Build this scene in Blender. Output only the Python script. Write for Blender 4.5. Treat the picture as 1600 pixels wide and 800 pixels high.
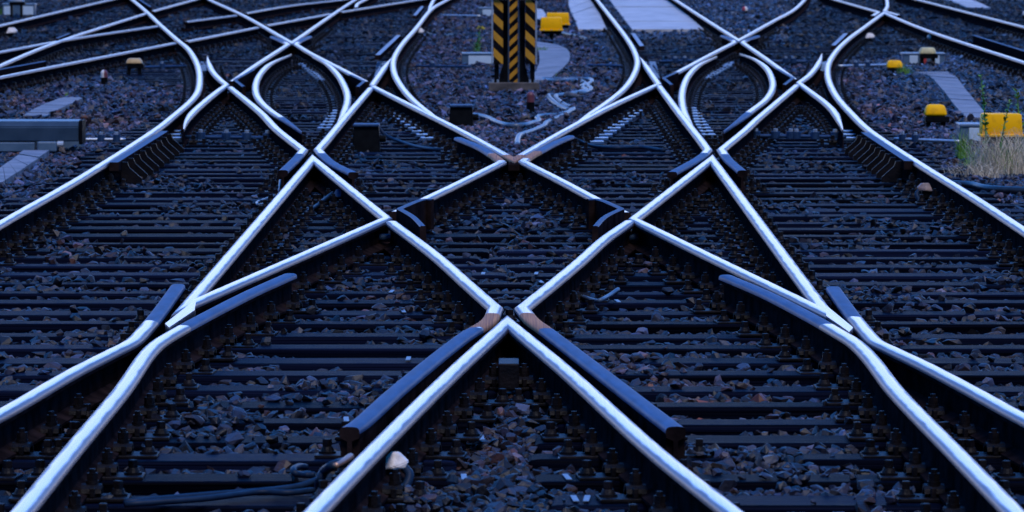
import bpy, bmesh, math, random
import numpy as np
from mathutils import Vector, Matrix

random.seed(7); rng = np.random.default_rng(7)
for o in list(bpy.data.objects): bpy.data.objects.remove(o, do_unlink=True)
S = bpy.context.scene
COL = S.collection

# ------------------------------------------------------------------ camera, sky, sun, exposure
F = 7500.0; CAMH = 1.8; CAMX = 0.027; HZ = -137.0; VPX = 806.5      # focal length in px of the 1600 px wide photo
cam = bpy.data.cameras.new('camera'); camo = bpy.data.objects.new('camera', cam); COL.objects.link(camo)
cam.sensor_width = 36; cam.lens = 36 * F / 1600; cam.clip_end = 2000; cam.clip_start = 0.5
pitch = math.atan((400 - HZ) / F); yaw = math.atan((VPX - 800) / F)
camo.location = (CAMX, 0, CAMH); camo.rotation_euler = (math.pi / 2 - pitch, 0, yaw)
cam.dof.use_dof = True; cam.dof.focus_distance = 24; cam.dof.aperture_fstop = 11
S.camera = camo
S.render.resolution_x = 1024; S.render.resolution_y = 512

w = bpy.data.worlds.new('World'); S.world = w; w.use_nodes = True
nt = w.node_tree; nt.nodes.clear(); N = nt.nodes.new; L = nt.links.new
SUN_EL, SUN_AZ = 57.0, 163.0      # degrees; azimuth clockwise from +Y : behind the camera, soft
sky = N('ShaderNodeTexSky'); sky.sky_type = 'NISHITA'; sky.sun_disc = False
sky.sun_elevation = math.radians(SUN_EL); sky.sun_rotation = math.radians(SUN_AZ); sky.ozone_density = 3
tint = N('ShaderNodeMix'); tint.data_type = 'RGBA'; tint.blend_type = 'MULTIPLY'; tint.inputs[0].default_value = 1
L(sky.outputs[0], tint.inputs[6]); tint.inputs[7].default_value = (0.05, 0.74, 1.62, 1)
tc = N('ShaderNodeTexCoord'); sep = N('ShaderNodeSeparateXYZ'); L(tc.outputs['Generated'], sep.inputs[0])
def mth(op, a, b=None, clamp=False):
    n = N('ShaderNodeMath'); n.operation = op; n.use_clamp = clamp
    for i, v in enumerate((a, b)):
        if v is None: continue
        if isinstance(v, (int, float)): n.inputs[i].default_value = v
        else: L(v, n.inputs[i])
    return n.outputs[0]
# bright band of evening cloud low over the far end of the yard
el = mth('MAXIMUM', sep.outputs['Z'], 0.0)
band = mth('POWER', 2.718, mth('MULTIPLY', el, -11.0))
az = mth('MULTIPLY', mth('ADD', sep.outputs['Y'], 0.15), 1.0, True)
az = mth('POWER', az, 3.0)
glow = mth('MULTIPLY', band, az)
gcol = N('ShaderNodeMix'); gcol.data_type = 'RGBA'; gcol.blend_type = 'MIX'
L(glow, gcol.inputs[0]); gcol.inputs[6].default_value = (0, 0, 0, 1); gcol.inputs[7].default_value = (11.5, 10.0, 9.5, 1)
addn = N('ShaderNodeMix'); addn.data_type = 'RGBA'; addn.blend_type = 'ADD'; addn.inputs[0].default_value = 1
# the dusk sky is darker at the camera's back
bk = N('ShaderNodeMapRange'); bk.inputs['From Min'].default_value = -0.6; bk.inputs['From Max'].default_value = 0.5; bk.inputs['To Min'].default_value = 0.22; bk.inputs['To Max'].default_value = 1.15
L(sep.outputs['Y'], bk.inputs['Value'])
dim = N('ShaderNodeMix'); dim.data_type = 'RGBA'; dim.blend_type = 'MULTIPLY'; dim.inputs[0].default_value = 1
low = N('ShaderNodeMapRange'); low.interpolation_type = 'SMOOTHSTEP'; low.inputs['From Min'].default_value = 0.0; low.inputs['From Max'].default_value = 0.45
low.inputs['To Min'].default_value = 0.30; low.inputs['To Max'].default_value = 1.08      # sky dimmed towards the horizon to tone down rail reflections
L(sep.outputs['Z'], low.inputs['Value'])
L(tint.outputs[2], dim.inputs[6]); L(mth('MULTIPLY', bk.outputs[0], low.outputs[0]), dim.inputs[7])
L(dim.outputs[2], addn.inputs[6]); L(gcol.outputs[2], addn.inputs[7])
bg = N('ShaderNodeBackground'); bg.inputs[1].default_value = 0.12
L(addn.outputs[2], bg.inputs[0]); wo = N('ShaderNodeOutputWorld'); L(bg.outputs[0], wo.inputs[0])

sun = bpy.data.lights.new('sun', 'SUN'); suno = bpy.data.objects.new('sun', sun); COL.objects.link(suno)
sun.energy = 0.9; sun.angle = math.radians(25); sun.color = (1.0, 0.88, 0.80)
suno.rotation_euler = (math.radians(90 - SUN_EL), 0, math.radians(180 - SUN_AZ)); suno.location = (0, -20, 20)

S.view_settings.view_transform = 'Standard'; S.view_settings.look = 'None'
S.view_settings.exposure = 1.15; S.view_settings.gamma = 1.0
S.cycles.max_bounces = 5; S.cycles.diffuse_bounces = 2; S.cycles.glossy_bounces = 3

# ------------------------------------------------------------------ helpers
CR = Matrix.Rotation(yaw, 3, 'Z') @ Matrix.Rotation(math.pi / 2 - pitch, 3, 'X')
def W(x, y, z=0.0):
    """photo pixel (1600x800) -> point on the horizontal plane at height z"""
    d = CR @ Vector(((x - 800) / F, (400 - y) / F, -1))
    t = (z - CAMH) / d.z
    return Vector((CAMX + d.x * t, d.y * t, z))
GZ = -0.21            # ballast bed
ST = -0.172           # sleeper tops
PITCH = 0.632

def link(name, me, mats, parent=None, loc=None):
    o = bpy.data.objects.new(name, me); COL.objects.link(o)
    if not isinstance(mats, (list, tuple)): mats = [mats]
    if len(me.materials) == 0:
        for m in mats: me.materials.append(m)
    if parent: o.parent = parent
    if loc is not None: o.location = loc
    return o
def tag(o, label=None, cat=None, group=None, kind=None):
    if label: o['label'] = label
    if cat: o['category'] = cat
    if group: o['group'] = group
    if kind: o['kind'] = kind
    return o
def empty(name, loc, label, cat, group=None, rz=0):
    o = bpy.data.objects.new(name, None); COL.objects.link(o); o.location = loc; o.rotation_euler = (0, 0, rz)
    o.empty_display_size = 0.1
    return tag(o, label, cat, group)

class MB:
    def __init__(s): s.bm = bmesh.new()
    def box(s, c, d, rz=0, mi=0, bev=0.0, taper=(1, 1), rx=0):
        r = bmesh.ops.create_cube(s.bm, size=1); vs = r['verts']
        for v in vs:
            tx, ty = (taper if v.co.z > 0 else (1, 1))
            v.co = Vector((v.co.x * d[0] * tx, v.co.y * d[1] * ty, v.co.z * d[2]))
        bmesh.ops.rotate(s.bm, verts=vs, cent=(0, 0, 0), matrix=Matrix.Rotation(rz, 3, 'Z') @ Matrix.Rotation(rx, 3, 'X'))
        bmesh.ops.translate(s.bm, verts=vs, vec=c)
        fs = list({f for v in vs for f in v.link_faces})
        if bev > 0:
            es = list({e for v in vs for e in v.link_edges})
            rr = bmesh.ops.bevel(s.bm, geom=es, offset=bev, segments=2, affect='EDGES', profile=0.5)
            fs = list(set(rr['faces']) | {f for f in fs if f.is_valid})
        for f in fs:
            if f.is_valid: f.material_index = mi
        return s
    def cyl(s, c, r, h, r2=None, n=14, mi=0, axis='Z', rot=0):
        m = Matrix.Rotation(rot, 4, 'Z')
        if axis == 'X': m = Matrix.Rotation(math.pi / 2, 4, 'Y')
        if axis == 'Y': m = Matrix.Rotation(math.pi / 2, 4, 'X')
        m = Matrix.Translation(c) @ m
        rr = bmesh.ops.create_cone(s.bm, cap_ends=True, segments=n, radius1=r, radius2=r if r2 is None else r2, depth=h, matrix=m)
        for f in {f for v in rr['verts'] for f in v.link_faces}: f.material_index = mi
        return s
    def ball(s, c, r, sc=(1, 1, 1), mi=0, u=16, v=10):
        rr = bmesh.ops.create_uvsphere(s.bm, u_segments=u, v_segments=v, radius=r)
        for q in rr['verts']: q.co = Vector((q.co.x * sc[0] + c[0], q.co.y * sc[1] + c[1], q.co.z * sc[2] + c[2]))
        for f in {f for q in rr['verts'] for f in q.link_faces}: f.material_index = mi
        return s
    def poly(s, pts, mi=0):
        f = s.bm.faces.new([s.bm.verts.new(p) for p in pts]); f.material_index = mi; return s
    def prism(s, pts, z0, z1, mi=0):
        n = len(pts)
        a = sum(pts[i][0] * pts[(i + 1) % n][1] - pts[(i + 1) % n][0] * pts[i][1] for i in range(n))
        if a < 0: pts = pts[::-1]
        b = [s.bm.verts.new((p[0], p[1], z0)) for p in pts]; t = [s.bm.verts.new((p[0], p[1], z1)) for p in pts]
        s.bm.faces.new(t).material_index = mi; s.bm.faces.new(b[::-1]).material_index = mi
        for i in range(n):
            s.bm.faces.new((b[i], b[(i + 1) % n], t[(i + 1) % n], t[i])).material_index = mi
        return s
    def mesh(s, name, smooth=None):
        me = bpy.data.meshes.new(name); s.bm.normal_update(); s.bm.to_mesh(me); s.bm.free()
        if smooth is not None:
            for p in me.polygons: p.use_smooth = True
            me.set_sharp_from_angle(angle=math.radians(smooth))
        return me
    def build(s, name, mats, parent=None, loc=None, smooth=None):
        return link(name, s.mesh(name, smooth), mats, parent, loc)

def catmull(pts, sub=6):
    P = [Vector((p[0], p[1])) for p in pts]
    if len(P) < 3: return P
    K = Vector((8.0, 1.0)); Q = [Vector((p.x * K.x, p.y)) for p in P]
    Q = [Q[0] * 2 - Q[1]] + Q + [Q[-1] * 2 - Q[-2]]
    out = []
    for i in range(1, len(Q) - 2):
        p0, p1, p2, p3 = Q[i - 1:i + 3]
        t0 = 0; t1 = t0 + max((p1 - p0).length, 1e-6) ** .5; t2 = t1 + max((p2 - p1).length, 1e-6) ** .5; t3 = t2 + max((p3 - p2).length, 1e-6) ** .5
        for k in range(sub):
            t = t1 + (t2 - t1) * k / sub
            a1 = p0 * ((t1 - t) / (t1 - t0)) + p1 * ((t - t0) / (t1 - t0))
            a2 = p1 * ((t2 - t) / (t2 - t1)) + p2 * ((t - t1) / (t2 - t1))
            a3 = p2 * ((t3 - t) / (t3 - t2)) + p3 * ((t - t2) / (t3 - t2))
            b1 = a1 * ((t2 - t) / (t2 - t0)) + a2 * ((t - t0) / (t2 - t0))
            b2 = a2 * ((t3 - t) / (t3 - t1)) + a3 * ((t - t1) / (t3 - t1))
            c = b1 * ((t2 - t) / (t2 - t1)) + b2 * ((t - t1) / (t2 - t1))
            out.append(Vector((c.x / K.x, c.y)))
    out.append(P[-1]); return out
def world_path(pts, z=0.0, closed=False):
    """photo points (optionally flagged 'c' = corner) -> smooth world polyline"""
    segs = [[]]
    for p in pts:
        q = W(p[0], p[1], z).xy
        segs[-1].append(q)
        if len(p) > 2: segs.append([q])
    out = []
    for sg in segs:
        if len(sg) < 2: continue
        c = catmull(sg)
        out += c if not out else c[1:]
    return out

def tube(name, pts, r, mat, parent=None, n=8, sub=5, taper=None):
    P = [Vector(p) for p in pts]
    if len(P) > 2:
        Q = [P[0] * 2 - P[1]] + P + [P[-1] * 2 - P[-2]]; out = []
        for i in range(1, len(Q) - 2):
            for k in range(sub):
                t = k / sub; p0, p1, p2, p3 = Q[i - 1:i + 3]
                out.append(0.5 * ((2 * p1) + (p2 - p0) * t + (2 * p0 - 5 * p1 + 4 * p2 - p3) * t * t + (3 * p1 - p0 - 3 * p2 + p3) * t ** 3))
        P = out + [P[-1]]
    bm = bmesh.new(); prev = None; rings = []
    for i, p in enumerate(P):
        t = (P[min(i + 1, len(P) - 1)] - P[max(i - 1, 0)])
        if t.length < 1e-7: t = Vector((0, 1, 0))
        t.normalize()
        u = t.cross(Vector((0, 0, 1)));
        if u.length < 0.05: u = t.cross(Vector((0, 1, 0)))
        u.normalize(); v = u.cross(t)
        rr = r if taper is None else r * (1 + (taper - 1) * i / (len(P) - 1))
        ring = [bm.verts.new(p + u * rr * math.cos(a) + v * rr * math.sin(a)) for a in [2 * math.pi * k / n for k in range(n)]]
        if prev:
            for k in range(n): bm.faces.new((prev[k], prev[(k + 1) % n], ring[(k + 1) % n], ring[k]))
        prev = ring; rings.append(ring)
    bm.faces.new(rings[0]); bm.faces.new(rings[-1][::-1])
    bmesh.ops.recalc_face_normals(bm, faces=bm.faces)
    me = bpy.data.meshes.new(name); bm.to_mesh(me); bm.free()
    for p in me.polygons: p.use_smooth = True
    return link(name, me, mat, parent)

# ------------------------------------------------------------------ materials
def new_mat(name, rough=0.6, metal=0.0, col=(0.1, 0.1, 0.1), spec=0.5):
    m = bpy.data.materials.new(name); m.use_nodes = True
    b = m.node_tree.nodes['Principled BSDF']
    b.inputs['Base Color'].default_value = (*col, 1); b.inputs['Roughness'].default_value = rough
    b.inputs['Metallic'].default_value = metal; b.inputs['Specular IOR Level'].default_value = spec
    return m, m.node_tree, b
def noise_col(m, nt, b, c1, c2, scale=8, detail=6, stretch=None, lo=0.35, hi=0.65, coord='Object', bump=0.0, bscale=None, rough=None, random_val=0.0):
    N, L = nt.nodes.new, nt.links.new
    tc = N('ShaderNodeTexCoord'); src = tc.outputs[coord]
    if stretch:
        mp = N('ShaderNodeMapping'); mp.inputs['Scale'].default_value = stretch; L(src, mp.inputs[0]); src = mp.outputs[0]
    if random_val:
        oi = N('ShaderNodeObjectInfo'); ad = N('ShaderNodeVectorMath'); ad.operation = 'ADD'
        ml = N('ShaderNodeVectorMath'); ml.operation = 'SCALE'; ml.inputs[0].default_value = (37, 91, 53); L(oi.outputs['Random'], ml.inputs['Scale'])
        L(src, ad.inputs[0]); L(ml.outputs[0], ad.inputs[1]); src = ad.outputs[0]
    n = N('ShaderNodeTexNoise'); n.inputs['Scale'].default_value = scale; n.inputs['Detail'].default_value = detail; L(src, n.inputs['Vector'])
    r = N('ShaderNodeValToRGB'); r.color_ramp.elements[0].position = lo; r.color_ramp.elements[1].position = hi
    r.color_ramp.elements[0].color = (*c1, 1); r.color_ramp.elements[1].color = (*c2, 1)
    L(n.outputs['Fac'], r.inputs[0]); out = r.outputs[0]
    if random_val:
        mr = N('ShaderNodeMapRange'); mr.inputs['To Min'].default_value = 1 - random_val; mr.inputs['To Max'].default_value = 1 + random_val
        L(oi.outputs['Random'], mr.inputs['Value'])
        mx = N('ShaderNodeMix'); mx.data_type = 'RGBA'; mx.blend_type = 'MULTIPLY'; mx.inputs[0].default_value = 1
        L(out, mx.inputs[6]); L(mr.outputs[0], mx.inputs[7]); out = mx.outputs[2]
    L(out, b.inputs['Base Color'])
    if rough:
        mr = N('ShaderNodeMapRange'); mr.inputs['To Min'].default_value = rough[0]; mr.inputs['To Max'].default_value = rough[1]
        L(n.outputs['Fac'], mr.inputs['Value']); L(mr.outputs[0], b.inputs['Roughness'])
    if bump:
        n2 = N('ShaderNodeTexNoise'); n2.inputs['Scale'].default_value = bscale or scale * 4; n2.inputs['Detail'].default_value = 8; L(src, n2.inputs['Vector'])
        bp = N('ShaderNodeBump'); bp.inputs['Strength'].default_value = bump; bp.inputs['Distance'].default_value = 0.01
        L(n2.outputs['Fac'], bp.inputs['Height']); L(bp.outputs[0], b.inputs['Normal'])
    return m
def nmat(name, c1, c2, r0=0.6, metal=0.0, spec=0.5, **k):
    m, t, b = new_mat(name, r0, metal, c1, spec); return noise_col(m, t, b, c1, c2, **k)

M = {}
M['polish'] = nmat('polished running steel', (0.70, 0.70, 0.73), (0.78, 0.78, 0.80), 0.26, 1.0, scale=2, stretch=(40, 0.3, 40), rough=(0.2, 0.3), coord='Object')
def head_mat():
    m, t, b = new_mat('polished running steel', 0.24, 1.0, (0.75, 0.75, 0.78))
    N, L = t.nodes.new, t.links.new
    at = N('ShaderNodeAttribute'); at.attribute_name = 'across'
    tc = N('ShaderNodeTexCoord'); mp = N('ShaderNodeMapping'); mp.inputs['Scale'].default_value = (12, 2.2, 12); L(tc.outputs['Object'], mp.inputs[0])
    n = N('ShaderNodeTexNoise'); n.inputs['Scale'].default_value = 1.6; n.inputs['Detail'].default_value = 7; L(mp.outputs[0], n.inputs['Vector'])
    mp2 = N('ShaderNodeMapping'); mp2.inputs['Scale'].default_value = (160, 1.2, 1); L(tc.outputs['Object'], mp2.inputs[0])
    n2 = N('ShaderNodeTexNoise'); n2.inputs['Scale'].default_value = 1.0; n2.inputs['Detail'].default_value = 4; L(mp2.outputs[0], n2.inputs['Vector'])
    def mt(op, a, b2):
        q = N('ShaderNodeMath'); q.operation = op
        for i, v in enumerate((a, b2)):
            if isinstance(v, (int, float)): q.inputs[i].default_value = v
            else: L(v, q.inputs[i])
        return q.outputs[0]
    e = mt('ADD', mt('ABSOLUTE', at.outputs['Fac'], 0.0), mt('MULTIPLY', mt('SUBTRACT', n.outputs['Fac'], 0.5), 0.55))
    mr = N('ShaderNodeMapRange'); mr.interpolation_type = 'SMOOTHSTEP'; mr.inputs['From Min'].default_value = 0.38; mr.inputs['From Max'].default_value = 0.78; L(e, mr.inputs['Value'])
    mx = N('ShaderNodeMix'); mx.data_type = 'RGBA'; L(mr.outputs[0], mx.inputs[0])
    r0 = N('ShaderNodeValToRGB'); r0.color_ramp.elements[0].position = .3; r0.color_ramp.elements[1].position = .6
    r0.color_ramp.elements[0].color = (0.62, 0.54, 0.52, 1); r0.color_ramp.elements[1].color = (0.80, 0.69, 0.66, 1); L(n2.outputs['Fac'], r0.inputs[0])
    L(r0.outputs[0], mx.inputs[6]); mx.inputs[7].default_value = (0.15, 0.125, 0.155, 1); rr = N('ShaderNodeMapRange'); rr.inputs['To Min'].default_value = 0.24; rr.inputs['To Max'].default_value = 0.46; L(mr.outputs[0], rr.inputs['Value'])
    mm = N('ShaderNodeMapRange'); mm.inputs['To Min'].default_value = 1.0; mm.inputs['To Max'].default_value = 0.7; L(mr.outputs[0], mm.inputs['Value'])
    col, rough, metal = mx.outputs[2], rr.outputs[0], mm.outputs[0]
    for an, cc, ro, me_ in (('dark', (0.032, 0.062, 0.125), 0.58, 0.5), ('rusty', (0.36, 0.15, 0.05), 0.72, 0.0)):
        a2 = N('ShaderNodeAttribute'); a2.attribute_name = an
        v = mt('ADD', a2.outputs['Fac'], mt('ADD', mt('MULTIPLY', mt('SUBTRACT', n.outputs['Fac'], 0.5), 0.7), mt('MULTIPLY', at.outputs['Fac'], 0.12)))
        q = N('ShaderNodeMapRange'); q.interpolation_type = 'SMOOTHSTEP'; q.inputs['From Min'].default_value = 0.42; q.inputs['From Max'].default_value = 0.58; L(v, q.inputs['Value'])
        m1 = N('ShaderNodeMix'); m1.data_type = 'RGBA'; L(q.outputs[0], m1.inputs[0]); L(col, m1.inputs[6])
        if an == 'rusty':
            r3 = N('ShaderNodeValToRGB'); r3.color_ramp.elements[0].position = .35; r3.color_ramp.elements[1].position = .65
            r3.color_ramp.elements[0].color = (0.16, 0.05, 0.015, 1); r3.color_ramp.elements[1].color = (0.46, 0.18, 0.05, 1); L(n2.outputs['Fac'], r3.inputs[0]); L(r3.outputs[0], m1.inputs[7])
        else:
            r3 = N('ShaderNodeValToRGB'); r3.color_ramp.elements[0].position = .35; r3.color_ramp.elements[1].position = .65
            r3.color_ramp.elements[0].color = (0.005, 0.036, 0.115, 1); r3.color_ramp.elements[1].color = (0.014, 0.068, 0.18, 1); L(n.outputs['Fac'], r3.inputs[0]); L(r3.outputs[0], m1.inputs[7])
        m2 = N('ShaderNodeMix'); L(q.outputs[0], m2.inputs[0]); L(rough, m2.inputs[2]); m2.inputs[3].default_value = ro
        m3 = N('ShaderNodeMix'); L(q.outputs[0], m3.inputs[0]); L(metal, m3.inputs[2]); m3.inputs[3].default_value = me_
        col, rough, metal = m1.outputs[2], m2.outputs[0], m3.outputs[0]
    L(col, b.inputs['Base Color']); L(rough, b.inputs['Roughness']); L(metal, b.inputs['Metallic'])
    return m
M['polish'] = head_mat()
M['shoulder'] = nmat('burnished rail shoulder', (0.14, 0.12, 0.15), (0.28, 0.24, 0.29), 0.42, 0.75, scale=14, bump=0.25, bscale=60)
M['rust'] = nmat('rusty rail steel', (0.007, 0.005, 0.006), (0.022, 0.014, 0.015), 0.8, 0.0, 0.0, scale=9, bump=0.35, bscale=50)
M['dark'] = nmat('dark weathered steel', (0.008, 0.036, 0.10), (0.022, 0.06, 0.14), 0.6, 0.5, scale=7, stretch=(3, 1, 3), bump=0.2, bscale=40, rough=(0.5, 0.66))
M['orange'] = nmat('fresh orange rust', (0.22, 0.085, 0.03), (0.42, 0.19, 0.075), 0.7, 0.1, scale=25)
M['iron'] = nmat('oily black iron', (0.003, 0.003, 0.005), (0.009, 0.007, 0.009), 0.5, 0.0, 0.12, scale=20, bump=0.3, random_val=0.3)
M['slide'] = nmat('slide plate steel', (0.14, 0.26, 0.46), (0.26, 0.40, 0.62), 0.4, 1.0, scale=10, rough=(0.34, 0.5))
M['wood'] = nmat('creosoted timber', (0.0006, 0.0014, 0.0046), (0.0042, 0.0066, 0.021), 0.6, 0.0, scale=3.0, detail=9, stretch=(0.5, 14, 14), bump=0.9, bscale=5, rough=(0.4, 0.62), random_val=0.6, spec=0.012)
M['dirt'] = nmat('oily ballast bed', (0.004, 0.004, 0.007), (0.014, 0.013, 0.018), 0.9, 0.0, scale=9, bump=1.0, bscale=30)
M['yellow'] = nmat('yellow painted box', (0.70, 0.32, 0.006), (0.99, 0.47, 0.001), 0.55, 0.0, 0.12, scale=9, detail=9, lo=0.28, hi=0.44)
M['oldyellow'] = nmat('faded yellow paint', (0.42, 0.36, 0.2), (0.6, 0.5, 0.24), 0.6, 0.0, scale=30)
M['ochre'] = nmat('dirty ochre paint', (0.40, 0.24, 0.09), (0.55, 0.36, 0.16), 0.5, 0.0, scale=20)
M['black'] = nmat('black plastic', (0.003, 0.0035, 0.005), (0.006, 0.007, 0.009), 0.5, 0.0, 0.05, scale=12)
M['blackp'] = nmat('black hazard paint', (0.003, 0.003, 0.005), (0.007, 0.007, 0.01), 0.6, 0.0, 0.04, scale=16)
M['hazard'] = nmat('worn hazard yellow', (0.42, 0.19, 0.006), (0.58, 0.27, 0.01), 0.55, 0.0, scale=10)
M['galv'] = nmat('galvanised steel', (0.36, 0.40, 0.46), (0.5, 0.54, 0.6), 0.4, 0.6, scale=18)
M['bluegrey'] = nmat('blue grey machine paint', (0.06, 0.11, 0.18), (0.09, 0.15, 0.23), 0.4, 0.0, scale=9)
M['mach'] = nmat('grey machine casing', (0.020, 0.040, 0.072), (0.034, 0.060, 0.10), 0.34, 0.0, 0.3, scale=7)
M['white'] = nmat('white enamel panel', (0.46, 0.58, 0.72), (0.54, 0.66, 0.78), 0.45, 0.0, scale=6)
M['cream'] = nmat('dusty cream plastic', (0.60, 0.53, 0.50), (0.82, 0.74, 0.71), 0.6, 0.0, scale=45, detail=8, bump=0.3, bscale=160)
M['concrete'] = nmat('pale concrete slab', (0.26, 0.26, 0.28), (0.52, 0.50, 0.52), 0.7, 0.0, scale=3, lo=.25, hi=.7, detail=10, bump=0.4, bscale=60)
M['trough'] = nmat('concrete trough lid', (0.10, 0.095, 0.11), (0.23, 0.215, 0.24), 0.65, 0.0, scale=4, lo=.3, hi=.7, detail=10, bump=0.4, bscale=70)
M['base'] = nmat('stained concrete base', (0.04, 0.034, 0.036), (0.11, 0.092, 0.09), 0.8, 0.0, scale=9, detail=9, bump=0.5, bscale=50)
M['cable'] = nmat('grey cable conduit', (0.045, 0.075, 0.13), (0.08, 0.12, 0.18), 0.38, 0.0, scale=20)
M['bcable'] = nmat('dark blue cable', (0.005, 0.015, 0.038), (0.010, 0.024, 0.055), 0.5, 0.0, 0.15, scale=20)
M['blkcable'] = nmat('black cable', (0.010, 0.011, 0.015), (0.02, 0.022, 0.03), 0.42, 0.0, scale=20)
M['red'] = nmat('faded red marker', (0.42, 0.035, 0.045), (0.5, 0.06, 0.06), 0.5, 0.0, scale=12)
M['darkred'] = nmat('dull red marker', (0.10, 0.02, 0.03), (0.16, 0.04, 0.05), 0.5, 0.0, scale=25)
M['green'] = nmat('weed leaf green', (0.09, 0.22, 0.02), (0.15, 0.32, 0.03), 0.55, 0.0, scale=30)
M['yflower'] = nmat('yellow flower', (0.5, 0.38, 0.02), (0.6, 0.45, 0.04), 0.6, 0.0, scale=30)
M['straw'] = nmat('dry straw', (0.42, 0.33, 0.22), (0.62, 0.52, 0.38), 0.7, 0.0, scale=40)
M['pink'] = nmat('grimy pinkish plastic', (0.13, 0.085, 0.08), (0.26, 0.18, 0.17), 0.6, 0.0, scale=40)
M['copper'] = nmat('copper lug', (0.36, 0.20, 0.14), (0.48, 0.28, 0.2), 0.45, 0.6, scale=30)
M['strap'] = nmat('zinc strap', (0.12, 0.18, 0.26), (0.2, 0.27, 0.36), 0.5, 0.3, scale=30)
def stone_mat():
    m, t, b = new_mat('ballast stone', 0.52, 0, (0.1, 0.1, 0.12), 0.4)
    N, L = t.nodes.new, t.links.new
    at = N('ShaderNodeAttribute'); at.attribute_name = 'stone_col'
    tc = N('ShaderNodeTexCoord'); n = N('ShaderNodeTexNoise'); n.inputs['Scale'].default_value = 55; n.inputs['Detail'].default_value = 5
    L(tc.outputs['Object'], n.inputs['Vector'])
    mr = N('ShaderNodeMapRange'); mr.inputs['To Min'].default_value = 0.45; mr.inputs['To Max'].default_value = 1.55; L(n.outputs['Fac'], mr.inputs['Value'])
    mx = N('ShaderNodeMix'); mx.data_type = 'RGBA'; mx.blend_type = 'MULTIPLY'; mx.inputs[0].default_value = 1
    L(at.outputs['Color'], mx.inputs[6]); L(mr.outputs[0], mx.inputs[7]); L(mx.outputs[2], b.inputs['Base Color'])
    bp = N('ShaderNodeBump'); bp.inputs['Strength'].default_value = 0.5; bp.inputs['Distance'].default_value = 0.006
    n2 = N('ShaderNodeTexNoise'); n2.inputs['Scale'].default_value = 90; n2.inputs['Detail'].default_value = 4; L(tc.outputs['Object'], n2.inputs['Vector'])
    L(n2.outputs['Fac'], bp.inputs['Height']); L(bp.outputs[0], b.inputs['Normal'])
    return m
M['stone'] = stone_mat()

# ------------------------------------------------------------------ ground
MB().poly([(-400, -60, GZ - 0.03), (400, -60, GZ - 0.03), (400, 900, GZ - 0.03), (-400, 900, GZ - 0.03)]).build('ground', M['dirt'])
tag(bpy.data.objects['ground'], kind='structure')

# ------------------------------------------------------------------ rails
HEAD = [(-.0362, -.025), (-.0358, -.015), (-.033, -.0075), (-.027, -.0028), (-.018, -.0010), (-.008, -.0002), (.008, -.0002), (.018, -.0010), (.027, -.0028), (.033, -.0075), (.0358, -.015), (.0362, -.025)]
RAILP = [(-.0625, -.159), (-.0625, -.149), (-.035, -.140), (-.010, -.128), (-.008, -.052), (-.034, -.040)] + HEAD + \
        [(.034, -.040), (.008, -.052), (.010, -.128), (.035, -.140), (.0625, -.149), (.0625, -.159)]
def rail_mats(a, b):      # material of the profile edge between two profile points: 0 polish 1 shoulder 2 rust
    s = (a[0] + b[0]) / 2; z = (a[1] + b[1]) / 2
    if z > -0.0056: return 0
    if z > -0.022: return 1
    return 2
CHK = [(-.018, -.159), (-.018, .024), (-.013, .030), (.013, .030), (.018, .024), (.018, -.159)]
GRID = {}      # rails painted in plan: (ix, iy) -> True ; 2 cm by 10 cm
def paint(path, r=0.07):
    for a, b in zip(path[:-1], path[1:]):
        n = max(1, int(abs(b.y - a.y) / 0.09) + 1)
        for k in range(n + 1):
            p = a.lerp(b, k / n)
            for ix in range(int((p.x - r) / 0.02) - 1, int((p.x + r) / 0.02) + 2): GRID[(ix, int(p.y / 0.1))] = True
RAILS = []
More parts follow.
